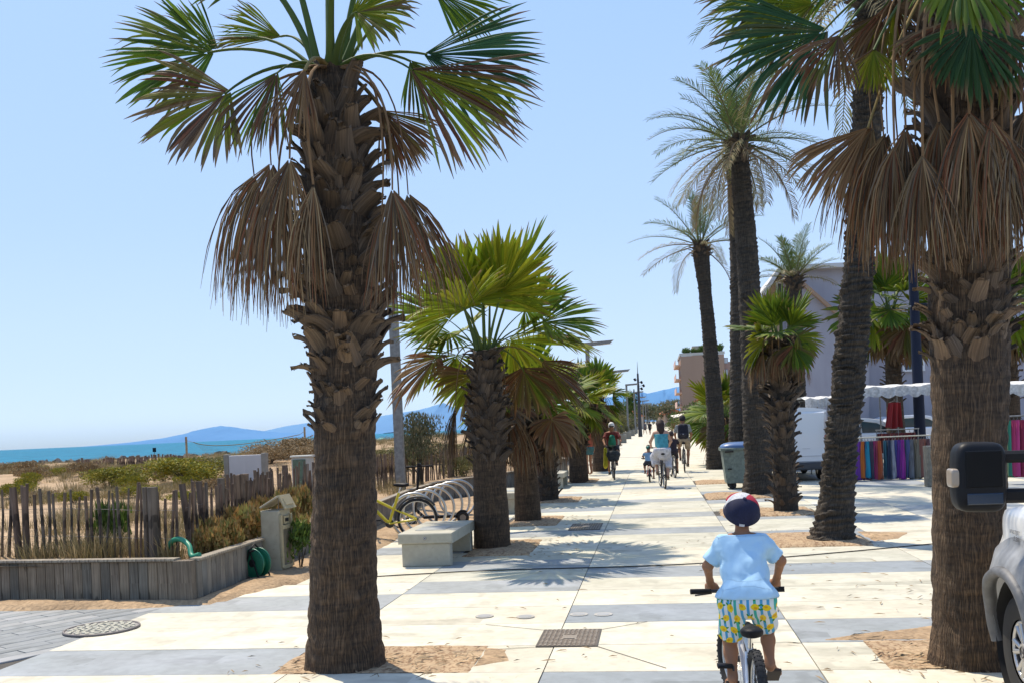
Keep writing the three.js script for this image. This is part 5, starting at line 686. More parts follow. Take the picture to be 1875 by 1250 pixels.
// ---------------------------------------------------------------- other riders
function rider(label, u, v, o) {
  const p = ground(u, v), s = o.s || 1, turn = o.turn || 0, c = o.cell || .022, bk = bicycle({ label: o.bike, pos: p, turn, R: o.R || .34, wb: o.wb || 1.02 * s, frame: o.frame, seat: (o.seat || .9), bar: o.bar || 1.04, barW: o.barW || .58, tr: .022, pedal: o.pedal ?? .2, low: o.low, group: 'bicycles being ridden', guards: o.guards }), q = bk.userData_pts;
  const t = thing('person', label, 'person', p, turn, 'people on the promenade'), hip = V(0, (o.seat || .9) + .1 * s, q.st.z), ln = o.lean ?? .12, sh = hip.clone().add(V(0, .43 * s, -ln * s)), ped = e => V(e * .12, q.bb.y - e * cos(q.ca) * q.cl + .05 * s, q.bb.z + e * sin(q.ca) * q.cl), J = { neck: sh.clone().add(V(0, .08 * s, -.02 * s)), head: sh.clone().add(V(0, .21 * s, -.05 * s)) };
  for (const [e, n] of [[-1, 'L'], [1, 'R']]) { J['h' + n] = hip.clone().add(V(e * .1 * s, 0, 0)); J['s' + n] = sh.clone().add(V(e * .16 * s, 0, 0)); J['g' + n] = V(e * (q.barW / 2 - .05), q.yB + .025, q.zB + .03); J['w' + n] = J['g' + n].clone().add(V(0, .03, .06)); J['e' + n] = mid(J['s' + n], J['w' + n]).add(V(e * .07 * s, -.05 * s, .02)); const a = ped(e).add(V(0, .06 * s, .05)); J['a' + n] = a; J['t' + n] = ped(e).add(V(0, 0, -.1 * s)); const h = J['h' + n], m = mid(h, a), d = h.distanceTo(a), l = sqrt(max(0, (.43 * s) ** 2 - d * d / 4)); J['k' + n] = m.add(V(e * .04, l * .25, -l)); }
  mesh('body', blob(bodyBones(J, s), c * .7, .03), o.skin || skin, t); const top = o.tank ? shirtBones(J, s, .014, 0) : shirtBones(J, s, .02, .7), hy = hip.y - .02, ny = J.neck.y - (o.tank ? .1 * s : .03);
  mesh('top', blob(top, c * .7, .03, (x, y) => max(hy - y, y - ny)), o.top, t);
  if (o.skirt) { const B = [[J.hL, J.hR, .115, .115], [mid(J.hL, J.hR).add(V(0, .02, .05)), mid(J.hL, J.hR).add(V(0, -.14, .0)), .13, .13], [J.hL, J.kL, .115, .12], [J.hR, J.kR, .115, .12], [J.kL, mid(J.kL, J.aL, .6), .12, .12, 1], [J.kR, mid(J.kR, J.aR, .6), .12, .12, 1]]; mesh('skirt', blob(B, c, .06, (x, y) => y - hip.y - .05), o.skirt, t); } else mesh('shorts', blob(shortsBones(J, s, .022, .85), c * .7, .03, (x, y) => y - hip.y - .06), o.shorts, t);
  const H = J.head; if (o.hair) { const hb = [[H.clone().add(V(0, .03, .012)), H.clone().add(V(0, .06, 0)), .1 * s, .098 * s]]; if (o.long) hb.push([H.clone().add(V(0, .0, .04)), H.clone().add(V(0, -.26 * s, .075)), .1 * s, .075 * s], [H.clone().add(V(0, -.1, .06)), H.clone().add(V(.05, -.24 * s, .07)), .1 * s, .06 * s]); mesh('hair', blob(hb, .014, .03, (x, y, z) => o.long ? -1 : H.y - .045 - y + (z < 0 ? -z * .9 : 0)), o.hair, t); }
  if (o.helmet) { const g = new THREE.SphereGeometry(.125 * s, 20, 12, 0, 2 * PI, 0, PI * .56); g.scale(.92, .95, 1.15); mesh('helmet', g, o.helmet, t).position.copy(H).add(V(0, .045 * s, 0)); }
  if (o.glasses) new MB().box(.15, .035, .02, H.x, H.y + .015, H.z - .088).build('sunglasses', mat.black, t); const n = new MB().sph(.016, H.x, H.y - .015, H.z - .09 * s, 1, 1.3, 1).build('nose', o.skin || skin, t);
  for (const e of ['L', 'R']) { const a = J['a' + e], q2 = J['t' + e]; mesh('shoe', blob([[a.clone().add(V(0, -.055 * s, .02)), q2, .042 * s, .038 * s]], .014, .01), o.shoe || mat.black, t); }
  return [t, J, bk];
}
{
  const [w] = rider('woman in turquoise strap top and long white skirt riding away', 1214, 892, { bike: 'dark city bicycle ridden by the woman in a white skirt', turn: .1, frame: mat.darkMetal, top: cloth(.10, .42, .47), tank: true, skirt: cloth(.74, .74, .80), hair: M(.03, .014, .01, .7), long: true, skin: skinPale, pedal: 1.2, lean: .16, low: true, shoe: cloth(.3, .2, .13), cell: .024 });
  rider('small child in pale blue shirt and green helmet riding away', 1190, 881, { bike: 'tiny red bicycle ridden by the child in a green helmet', s: .62, R: .2, wb: .64, seat: .5, bar: .66, barW: .4, turn: .02, frame: M(.5, .06, .03, .5), top: cloth(.28, .47, .66), shorts: cloth(.05, .05, .06), helmet: M(.02, .14, .11, .4), hair: M(.04, .025, .02, .8), pedal: .6, shoe: cloth(.3, .05, .03), cell: .018 });
  rider('rider in dark clothes half hidden by the woman in a white skirt', 1233, 873, { bike: 'black bicycle half hidden by the woman in a white skirt', turn: .12, frame: mat.black, top: cloth(.03, .02, .03), shorts: cloth(.04, .03, .04), hair: M(.03, .02, .02, .8), pedal: .4, seat: .72, bar: .85, s: .78, cell: .024 });
  const [m, J] = rider('man in grey shirt and khaki shorts with a black backpack riding away', 1254, 863, { bike: 'dark bicycle ridden by the man with a backpack', turn: -.02, frame: mat.darkMetal, top: cloth(.32, .34, .35), shorts: cloth(.42, .34, .24), hair: M(.02, .015, .015, .8), pedal: .9, lean: .18, cell: .026, s: 1.05, seat: .98 });
  const c = mid(mid(J.sL, J.sR), mid(J.hL, J.hR), .35), bp = thing('backpack', 'black backpack worn by the man on a bicycle', 'backpack', m.position.clone(), m.rotation.y); mesh('bag', blob([[c.clone().add(V(-.07, .15, .2)), c.clone().add(V(-.07, -.16, .22)), .1, .11], [c.clone().add(V(.07, .15, .2)), c.clone().add(V(.07, -.16, .22)), .1, .11]], .02, .05), cloth(.015, .016, .03), bp); mesh('pocket', blob([[c.clone().add(V(-.05, -.12, .31)), c.clone().add(V(.05, -.12, .31)), .06, .06]], .018, .03), cloth(.03, .03, .045), bp); new MB().box(.05, .03, .006, c.x, c.y - .1, c.z + .372).build('patch', cloth(.4, .4, .42), bp);
  const [f, K] = rider('white-haired woman in red and green top cycling towards the camera', 1124, 876, { bike: 'dark bicycle ridden by the white-haired woman', turn: PI + .08, frame: mat.darkMetal, top: cloth(.26, .05, .04), shorts: cloth(.05, .05, .055), hair: M(.7, .68, .64, .8), glasses: true, pedal: .5, skin, cell: .024, lean: .1, s: .98 });
  mesh('scarf', blob([[mid(K.sL, K.sR).add(V(0, -.12, -.12)), mid(K.hL, K.hR).add(V(0, .12, -.17)), .09, .13]], .018, .04), cloth(.03, .28, .17), f);
  const tw = thing('beach_towel', 'yellow beach towel hanging from the bicycle of the white-haired woman', 'towel', f.position.clone(), f.rotation.y); mesh('cloth', blob([[V(.23, .95, -.3), V(.24, .45, -.3), .05, .075], [V(.23, .9, -.22), V(.25, .4, -.25), .04, .06]], .014, .04), cloth(.62, .55, .03), tw);
  const bg = thing('basket', 'dark front basket with bags on the bicycle of the white-haired woman', 'basket', f.position.clone(), f.rotation.y); mesh('bag', blob([[V(-.1, .78, -.52), V(.1, .78, -.52), .12, .12], [V(-.08, .66, -.52), V(.08, .66, -.52), .1, .1]], .018, .03), cloth(.05, .055, .06), bg);
}
function walker(label, pos, o) {
  const s = o.s || 1, t = thing('person', label, 'person', pos, o.turn || 0, 'people on the promenade'), st = o.stride ?? .2, J = { neck: V(0, 1.46 * s, -.01), head: V(0, 1.6 * s, -.02) };
  for (const [e, n] of [[-1, 'L'], [1, 'R']]) { const d = e * st * (o.ph || 1); J['h' + n] = V(e * .09 * s, .92 * s, 0); J['s' + n] = V(e * .17 * s, 1.38 * s, 0); J['e' + n] = V(e * .22 * s, 1.1 * s, .04 + d * .5); J['w' + n] = V(e * .22 * s, .86 * s, -.04 + d * .9); J['g' + n] = V(e * .21 * s, .78 * s, -.07 + d); J['k' + n] = V(e * .09 * s, .5 * s, -.03 - d * .6); J['a' + n] = V(e * .09 * s, .09 * s, .03 - d); J['t' + n] = V(e * .1 * s, .04 * s, -.12 - d); }
  const c = o.cell || .04; mesh('body', blob(bodyBones(J, s), c, .03), o.skin || skin, t); if (o.top) mesh('top', blob(shirtBones(J, s, .025, o.sleeve ?? .7), c, .03, (x, y) => max(.9 * s - y, y - 1.43 * s)), o.top, t); mesh('shorts', blob(shortsBones(J, s, .03, o.len ?? .75), c, .03, (x, y) => y - 1.0 * s), o.shorts, t); mesh('hair', blob([[V(0, 1.63 * s, .01), V(0, 1.66 * s, 0), .105 * s, .1 * s]], .025, .02, (x, y, z) => 1.57 * s - y - z * .3), o.hair || M(.03, .02, .018, .8), t); return t;
}
walker('person in an orange-red top and teal shorts standing behind a fan palm', V(-2.2, 0, -33.2), { turn: .6, stride: .04, top: cloth(.42, .10, .05), shorts: cloth(.05, .16, .17), cell: .022, len: .5 });
{ const list = [[1233, 137, 'man in a dark red shirt walking by the right-hand hedge', [.22, .02, .03], [.2, .03, .04], 0], [1207, 152, 'walker in pale top and white shorts far down the promenade', [.45, .42, .4], [.65, .65, .65], PI], [1215, 160, 'walker in white far down the promenade', [.6, .58, .58], [.45, .4, .38], 0], [1190, 128, 'person in black beside the far left benches', [.02, .02, .025], [.03, .03, .03], .3], [1181, 134, 'person in grey-blue beside the far left benches', [.1, .11, .14], [.06, .06, .08], 1], [1137, 118, 'dark-haired person standing by the third lamp post', [.05, .05, .06], [.1, .12, .16], 1.2], [1226, 200, 'distant walker in dark clothes next to the hedge', [.05, .05, .05], [.08, .08, .1], 0], [1211, 230, 'distant walker in pink near the vanishing path', [.45, .2, .2], [.1, .1, .12], PI], [1203, 250, 'distant walker in navy near the vanishing path', [.04, .05, .1], [.2, .18, .16], 0], [1153, 126, 'person in white sitting low by the planters', [.6, .6, .6], [.3, .3, .28], .8]];
  list.forEach(([u, D, l, a, b, turn], k) => { const p = at(u, 780, D); walker(l, V(p.x, 0, -D), { turn, top: cloth(...a), shorts: cloth(...b), ph: k % 2 ? 1 : -1, s: k === 9 ? .8 : 1 }); }); }
// ---------------------------------------------------------------- parked yellow bicycle and scooter
bicycle({ label: 'yellow bicycle with black saddle parked among the steel hoops', pos: V(-4.36, 0, -15.35), turn: PI / 2 + .06, R: .335, wb: 1.04, frame: M(.62, .50, .012, .35, { clearcoat: .5 }), seat: .9, bar: .98, barW: .56, low: true, fat: 1.35, guards: M(.04, .04, .04, .5), pedal: 1.1 });
{
  const t = thing('electric_scooter', 'black electric scooter standing between the steel hoops', 'scooter', V(-4.05, 0, -17.75), PI / 2 + .1), wheel = (z, n) => { const m = new MB().tor(.085, .03, 0, .115, z, 0, PI / 2).build('wheel', mat.rubber, t); new MB().cyl(.06, .06, .05, 16, 0, .115, z, 0, 0, PI / 2).build('hub', M(.2, .2, .2, .4, { metalness: .7 }), m); };
  wheel(-.48); wheel(.48); new MB().cham(.17, .05, .62, .015, 0, .15, .05).build('deck', mat.black, t); new MB().bar(V(0, .16, -.26), V(0, .3, -.4), .03, 8).bar(V(0, .12, -.47), V(0, .34, -.4), .03, 8).build('neck', mat.black, t); new MB().bar(V(0, .3, -.4), V(0, 1.08, -.3), .024, 10).build('stem', mat.black, t); const h = new MB().bar(V(-.08, 1.1, -.52), V(.08, 1.1, -.08), .014, 8).build('handlebar', mat.black, t); h.rotation.y = 0; for (const e of [-1, 1]) new MB().bar(V(e * .04, 1.1, -.3 + e * .115), V(e * .085, 1.1, -.3 + e * .235), .02, 8).build('grip', mat.black, h); new MB().cham(.09, .06, .07, .012, 0, 1.13, -.3).build('display', mat.black, t); new MB().tor(.13, .016, 0, .115, .48, 0, PI / 2, 0, null, PI * .7).build('mudguard', mat.black, t);
  const d = t; d.rotation.y = PI / 2 + .1;
}
// ---------------------------------------------------------------- wheeled bin
{
  const D = 24.6, x0 = at(1321, 860, D).x, t = thing('wheeled_bin', 'grey-green four-wheeled waste bin with a blue lid', 'bin', V(x0 + .6, 0, -D)), g = new THREE.BoxGeometry(1.16, .82, .78, 8, 6, 6), P = g.attributes.position; for (let i = 0; i < P.count; i++) { const k = 1 - .13 * (.41 - P.getY(i)) / .82, rib = abs(P.getZ(i)) > .38 && abs(P.getX(i) * 2 % .58) < .1 ? .01 : 0; P.setXYZ(i, P.getX(i) * k, P.getY(i), P.getZ(i) * k + Math.sign(P.getZ(i)) * rib); } g.computeVertexNormals();
  const gm = M(.20, .255, .22, .55, { map: T.speck }); mesh('tub', boxUV(g), gm, t).position.y = .56; const rim = new MB().cham(1.24, .07, .86, .015, 0, .985, 0).build('rim', gm, t);
  const lg = new THREE.SphereGeometry(1, 28, 10, 0, 2 * PI, 0, PI / 2), LP = lg.attributes.position; for (let i = 0; i < LP.count; i++) { const q = (v, e) => Math.sign(v) * Math.pow(abs(v), e); LP.setXYZ(i, q(LP.getX(i), .45) * .61, LP.getY(i) * .13, q(LP.getZ(i), .45) * .42); } lg.computeVertexNormals(); mesh('lid', lg, M(.10, .20, .42, .4, { map: T.speck }), t).position.y = 1.02;
  for (const [x, z] of [[-.36, .28], [.36, .28], [-.36, -.28], [.36, -.28]]) { const w = new MB().tor(.07, .03, x, .1, z, 0, .4).cyl(.06, .06, .04, 14, x, .1, z, PI / 2, 0, .4).build('wheel', mat.rubber, t); new MB().box(.06, .1, .02, x - .03, .14, z + .0).box(.06, .04, .09, x, .18, z).build('bracket', mat.darkMetal, w); }
  for (const x of [-.42, .25]) new MB().cham(.2, .04, .06, .01, x, .93, .45).build('handle', mat.black, t); new MB().cham(.1, .03, .02, .006, -.42, .5, .39).build('latch', mat.black, t);
}
// ---------------------------------------------------------------- white van with open rear
{
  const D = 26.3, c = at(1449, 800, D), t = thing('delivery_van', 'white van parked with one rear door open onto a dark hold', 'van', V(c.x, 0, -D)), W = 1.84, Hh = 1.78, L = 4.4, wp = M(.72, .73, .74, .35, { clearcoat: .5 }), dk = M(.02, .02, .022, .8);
  const wall = (x) => new MB().cham(.06, 1.5, L, .02, x, .3 + .75, -L / 2).build('side_panel', wp, t); wall(-W / 2 + .03); wall(W / 2 - .03);
  { const g = new THREE.BoxGeometry(W, .2, L, 12, 3, 10), P = g.attributes.position; for (let i = 0; i < P.count; i++) if (P.getY(i) > 0) { const k = abs(P.getX(i)) / (W / 2); P.setY(i, .1 - .09 * k * k * k); } g.computeVertexNormals(); mesh('roof', g, wp, t).position.set(0, Hh + .06, -L / 2); }
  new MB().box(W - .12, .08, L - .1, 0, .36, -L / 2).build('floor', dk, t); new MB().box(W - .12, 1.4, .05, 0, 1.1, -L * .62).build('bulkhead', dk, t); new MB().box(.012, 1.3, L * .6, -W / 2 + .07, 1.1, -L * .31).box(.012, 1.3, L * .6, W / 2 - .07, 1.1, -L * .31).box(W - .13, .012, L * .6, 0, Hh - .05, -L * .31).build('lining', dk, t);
  const dr = new MB().cham(.86, 1.42, .06, .03, W / 4 - .02, 1.1, .03).build('door', wp, t); new MB().cham(.6, .02, .012, .004, W / 4, .66, .064).cham(.2, .012, .01, .002, W / 4 - .1, .86, .064).build('moulding', M(.5, .5, .52, .4), dr); new MB().box(.66, .02, .008, W / 4 - .03, .52, .066).build('groove', M(.3, .3, .31, .5), dr);
  const od = new MB().cham(.06, 1.42, .86, .03, -W / 2 - .03, 1.1, .45).build('door', wp, t); new MB().box(.01, 1.2, .7, -W / 2 + .006, 1.1, .45).build('door_trim', dk, od);
  for (const e of [-1, 1]) { const b = new MB().cham(.09, .5, .05, .01, e * (W / 2 - .05), .95, .035).build('tail_light', M(.4, .012, .015, .25, { clearcoat: .7 }), t); new MB().cham(.07, .1, .05, .008, e * (W / 2 - .05), .64, .037).build('reversing_lens', M(.7, .7, .7, .3), b); }
  new MB().cham(W, .2, .14, .03, 0, .4, .06).build('bumper', M(.05, .05, .055, .6), t); for (const e of [-1, 1]) for (const z of [-.75, -3.6]) { const w = new MB().tor(.235, .09, e * (W / 2 - .1), .32, z, 0, PI / 2).build('wheel', mat.rubber, t); new MB().cyl(.2, .2, .14, 20, e * (W / 2 - .1), .32, z, 0, 0, PI / 2).build('rim', M(.4, .4, .41, .4, { metalness: .6 }), w); }
  new MB().box(.03, .7, .4, W / 2 + .1, 1.35, .1, 0, 0, -.18).build('board', M(.42, .28, .14, .8, { map: T.wood }), t);
}
// ---------------------------------------------------------------- market stall
const awning = (label, D, u0, u1, vTop, depth, seed) => {
  const a = at(u0, vTop, D), b = at(u1, vTop - (u1 - u0) * .04, D), w = b.x - a.x, y = (a.y + b.y) / 2, t = thing('market_awning', label, 'awning', V(a.x, 0, -D), 0, 'white market awnings'), n = 40, m = 10, pos = [], idx = [], f = M(.78, .77, .74, .85, { transmission: .25, thickness: 0, side: THREE.DoubleSide, map: T.speck });
  for (let j = 0; j <= m; j++) for (let i = 0; i <= n; i++) { const x = i / n * w, z = -j / m * depth; pos.push(x, y + .06 * sin(j / m * PI) - .05 * abs(sin(i / n * PI * 3 + seed)) * (1 - j / m) + .03 * (noise(i * .5, j * .5, seed) - .5), z); if (i < n && j < m) { const k = j * (n + 1) + i; idx.push(k, k + 1, k + n + 1, k + 1, k + n + 2, k + n + 1); } }
  const b0 = pos.length / 3, vr = 4; for (let j = 0; j <= vr; j++) for (let i = 0; i <= n * 2; i++) { const x = i / n / 2 * w, s = abs(sin(i / n / 2 * w * PI / .34)), drop = .22 + .07 * s; pos.push(x, y - .05 * abs(sin(i / n / 2 * PI * 3 + seed)) - drop * j / vr, .02 + .05 * j / vr + .03 * sin(i * .9) * j / vr); if (i < n * 2 && j < vr) { const k = b0 + j * (n * 2 + 1) + i; idx.push(k, k + 1, k + n * 2 + 1, k + 1, k + n * 2 + 2, k + n * 2 + 1); } }
  const g = new THREE.BufferGeometry(); g.setAttribute('position', new THREE.Float32BufferAttribute(pos, 3)); g.setIndex(idx); g.computeVertexNormals(); mesh('canopy', boxUV(g), f, t);
  for (const x of [.12, w * .5, w - .12]) for (const z of [-.1, -depth + .1]) new MB().bar(V(x, 0, z), V(x, y - .06, z), .02, 8).build('pole', mat.galv, t); new MB().bar(V(.1, y - .06, -.1), V(w - .1, y - .06, -.1), .016, 6).bar(V(.1, y - .06, -depth + .1), V(w - .1, y - .06, -depth + .1), .016, 6).build('crossbar', mat.galv, t); return t;
};
awning('white market awning with a scalloped edge over the long clothes rail', 27.4, 1566, 1722, 708, 2.2, 1); awning('low sagging white awning next to the open van', 29.2, 1474, 1560, 728, 2.0, 2); awning('white market awning over the pink and green clothes beside the thick palm', 25.5, 1800, 1960, 702, 2.2, 4);
function garment(label, x, y, z, w, L, c, seed, flare = 1.5, turn = 0, pat) {
  const n = 14, m = 8, pos = [], idx = [], col = []; const r = rng(seed); const ph = r() * 6;
  for (let j = 0; j <= m; j++) for (let i = 0; i <= n; i++) { const s = i / n - .5, v = j / m, ww = w * lerp(.75, flare, v); pos.push(s * ww + .04 * v * sin(ph), -v * L + .02 * sin(s * 9 + ph) * v, (.035 + .03 * v) * sin(s * 16 + ph + v) + .02 * sin(s * 31)); const k = pat ? .55 + .9 * noise(i * 1.7, j * 2.3, seed) : .85 + .3 * noise(i, j * .3, seed); col.push(c[0] * k, c[1] * k, c[2] * k); if (i < n && j < m) { const q = j * (n + 1) + i; idx.push(q, q + n + 1, q + 1, q + 1, q + n + 1, q + n + 2); } }
  const g = new THREE.BufferGeometry(); g.setAttribute('position', new THREE.Float32BufferAttribute(pos, 3)); g.setAttribute('color', new THREE.Float32BufferAttribute(col, 3)); g.setIndex(idx); g.computeVertexNormals(); boxUV(g);
  const t = thing('garment', label, 'clothing', V(x, y, z), turn, 'clothes hanging on the stall'); mesh('fabric', g, M(1, 1, 1, .85, { vertexColors: true, transmission: .15, thickness: 0, side: THREE.DoubleSide }), t); new MB().path([V(-w * .35, -.005, 0), V(0, .045, 0), V(w * .35, -.005, 0)], .006, 4).path([V(0, .045, 0), V(0, .075, 0), V(.015, .085, 0)], .004, 4).build('hanger', mat.wire, t); return t;
}
{
  const D = 25.8, a = at(1566, 798, D), b = at(1712, 794, D), t = thing('clothes_rail', 'long steel clothes rail under the scalloped awning', 'clothes rail', V(0, 0, -D)); new MB().bar(V(a.x - .4, 1.09, 0), V(b.x + .3, 1.09, 0), .017, 8).build('rail', M(.55, .5, .38, .4, { metalness: .6 }), t); for (const x of [a.x + .55, b.x + .1]) { new MB().bar(V(x, .02, 0), V(x, 1.08, 0), .015, 8).build('upright', mat.galv, t); new MB().bar(V(x - .25, .02, .22), V(x + .25, .02, -.22), .015, 6).bar(V(x - .25, .02, -.22), V(x + .25, .02, .22), .015, 6).build('foot', mat.galv, t); }
  const L = [[1567, [.13, .03, .26], 'purple', 1], [1573, [.16, .04, .30], 'bright violet', 1], [1579, [.5, .14, .02], 'orange', .6], [1584, [.06, .03, .14], 'deep indigo', 1], [1589, [.02, .28, .42], 'sky-blue', 1], [1595, [.05, .04, .07], 'black', .8], [1600, [.36, .03, .14], 'magenta', .9], [1605, [.42, .06, .12], 'rose red', .8], [1609, [.5, .12, .04], 'rust orange', .5], [1621, [.02, .1, .15], 'petrol blue', .9], [1628, [.03, .05, .10], 'dark blue', .8], [1634, [.32, .33, .38], 'black and white print', .9, 1], [1640, [.04, .05, .22], 'royal blue', 1], [1646, [.12, .03, .25], 'dark violet', 1], [1652, [.3, .03, .3], 'plum pink', .9], [1657, [.03, .11, .12], 'dark teal', .9], [1663, [.06, .08, .2], 'denim blue', 1], [1669, [.12, .13, .15], 'slate grey print', .9, 1], [1675, [.19, .18, .14], 'olive grey', .9], [1681, [.22, .2, .15], 'sand-grey', .85], [1687, [.2, .08, .06], 'brick brown', .9], [1693, [.28, .1, .07], 'faded terracotta', .8], [1699, [.12, .06, .07], 'maroon', .9]];
  L.forEach(([u, c, n, f, p], k) => garment(n + ' garment hanging from the long clothes rail', at(u, 798, D).x, 1.0, -D + .02 * (k % 3 - 1), .13, .93 + .06 * hash(k, 1, 1), c, k + 3, 1 + f * .6, .9 + .35 * (hash(k, 2, 2) - .5), p));
  const q = at(1640, 736, 27.0); garment('long red dress hanging from the scalloped awning', q.x, q.y, -27.1, .42, .68, [.24, .01, .01], 41, 1.0, .1); 
  for (let k = 0; k < 9; k++) { const p = at(1612 + k * 8, 789, 26.6); garment('dark red knit hanging on the second rail behind', p.x, 1.16, -26.7, .16, .5, [.12 + .03 * (k % 2), .02, .02], 60 + k, 1.2, 1); }
  const t2 = thing('clothes_rail', 'second clothes rail carrying the dark red knits', 'clothes rail', V(0, 0, -26.7)); new MB().bar(V(at(1604, 790, 26.7).x, 1.25, 0), V(at(1684, 790, 26.7).x, 1.25, 0), .015, 8).build('rail', mat.galv, t2); for (const u of [1606, 1682]) new MB().bar(V(at(u, 790, 26.7).x, 0, 0), V(at(u, 790, 26.7).x, 1.25, 0), .015, 8).build('upright', mat.galv, t2);
  const D3 = 23, c3 = thing('clothes_rail', 'clothes rail beside the thick palm carrying pink and green clothes', 'clothes rail', V(0, 0, -D3)); const r0 = at(1838, 762, D3), r1 = at(1935, 760, D3); new MB().bar(r0.clone().setZ(0), V(r1.x, r0.y, 0), .017, 8).build('rail', mat.galv, c3); for (const p of [r0, r1]) new MB().bar(V(p.x, 0, 0), V(p.x, r0.y, 0), .015, 8).build('upright', mat.galv, c3);
  [[1843, [.2, .28, .12], 'pale green'], [1850, [.03, .2, .13], 'emerald'], [1857, [.4, .03, .12], 'raspberry'], [1864, [.5, .05, .2], 'hot pink'], [1871, [.3, .03, .08], 'crimson'], [1880, [.1, .05, .2], 'violet']].forEach(([u, c, n], k) => garment(n + ' garment on the rail beside the thick palm', at(u, 765, D3).x, r0.y - .09, -D3, .15, 1.25, c, 80 + k, 1.5, .8));
}
// ---------------------------------------------------------------- parked cars behind the stall
function car(label, pos, turn, col, seed) {
  const t = thing('parked_car', label, 'car', pos, turn, 'cars parked behind the stall'), W = 1.74, S = (pts) => new THREE.Shape(pts.map(p => new THREE.Vector2(...p))), ex = (s, d, b) => new THREE.ExtrudeGeometry(s, { depth: d - 2 * b, bevelEnabled: true, bevelSize: b, bevelThickness: b, bevelSegments: 3 }).translate(0, 0, -d / 2 + b);
  mesh('body', ex(S([[-2.05, .3], [-2.08, .7], [-2.0, .95], [-1.2, 1.0], [1.0, .98], [1.75, .86], [2.02, .68], [2.05, .35], [1.7, .25], [-1.8, .25]]), W, .07), col, t);
  mesh('roof', ex(S([[-1.78, .98], [-1.5, 1.38], [-1.1, 1.5], [-.2, 1.52], [.25, 1.45], [1.1, 1.0], [1.02, .97], [.18, 1.39], [-.25, 1.46], [-1.1, 1.44], [-1.42, 1.33], [-1.66, .98]]), W - .2, .03), col, t); const gl = M(.035, .05, .055, .06, { specularIntensity: 1 });
  mesh('glass', ex(S([[-1.64, .96], [-1.4, 1.32], [-1.1, 1.43], [-.25, 1.45], [.16, 1.38], [.98, .96]]), W - .26, .02), gl, t); for (const z of [-1, 1]) { new MB().cham(.06, .5, .03, .006, -.35, 1.2, z * (W / 2 - .115), 0, 0, .1).build('pillar', col, t); new MB().cham(.18, .12, .1, .03, .72, 1.03, z * (W / 2 + .05)).build('wing_mirror', col, t); new MB().cham(.3, .14, .06, .03, 1.85, .74, z * (W / 2 - .2), 0, z * -.5).build('headlight', M(.7, .7, .7, .15, { clearcoat: .8 }), t); for (const x of [-1.28, 1.28]) { const w = new MB().tor(.22, .085, x, .3, z * (W / 2 - .1)).build('wheel', mat.rubber, t); new MB().cyl(.19, .19, .16, 18, x, .3, z * (W / 2 - .1), PI / 2).build('rim', M(.45, .45, .46, .35, { metalness: .6 }), w); } } return t;
}
{ const p = at(1588, 790, 34); car('white hatchback seen through the stall above the purple clothes', V(p.x, 0, -34), 0, M(.7, .71, .72, .3, { clearcoat: .6 }), 1); const q = at(1690, 790, 40); car('white car parked farther back behind the red dress', V(q.x, 0, -41), .2, M(.62, .66, .72, .3, { clearcoat: .6 }), 2); }
// pole, cabinet by the palm, tent
{ const D = 29, p = at(1684, 760, D), t = thing('street_pole', 'dark blue pole with a small camera beside the thick palm', 'pole', V(p.x, 0, -D)); new MB().cyl(.12, .16, 6.4, 14, 0, 3.2, 0).build('post', M(.012, .017, .035, .6, { specularIntensity: .3 }), t); const y = at(1665, 562, D).y; const c = new MB().cyl(.07, .07, .3, 10, .18, y, .1, 0, 0, PI / 2).build('camera', mat.black, t); new MB().bar(V(-.42, y, .05), V(.1, y, .05), .03, 6).build('bracket', mat.galv, c); }
{ const p = ground(1704, 890), t = thing('street_cabinet', 'beige metal street cabinet half hidden by the thick palm', 'cabinet', V(p.x + .22, 0, p.z)); new MB().cham(.62, .92, .3, .015, 0, .46, 0).build('body', M(.30, .27, .21, .6, { map: T.speck }), t); new MB().cham(.54, .74, .02, .006, 0, .5, .155).build('door', M(.28, .255, .2, .6, { map: T.speck }), t); }
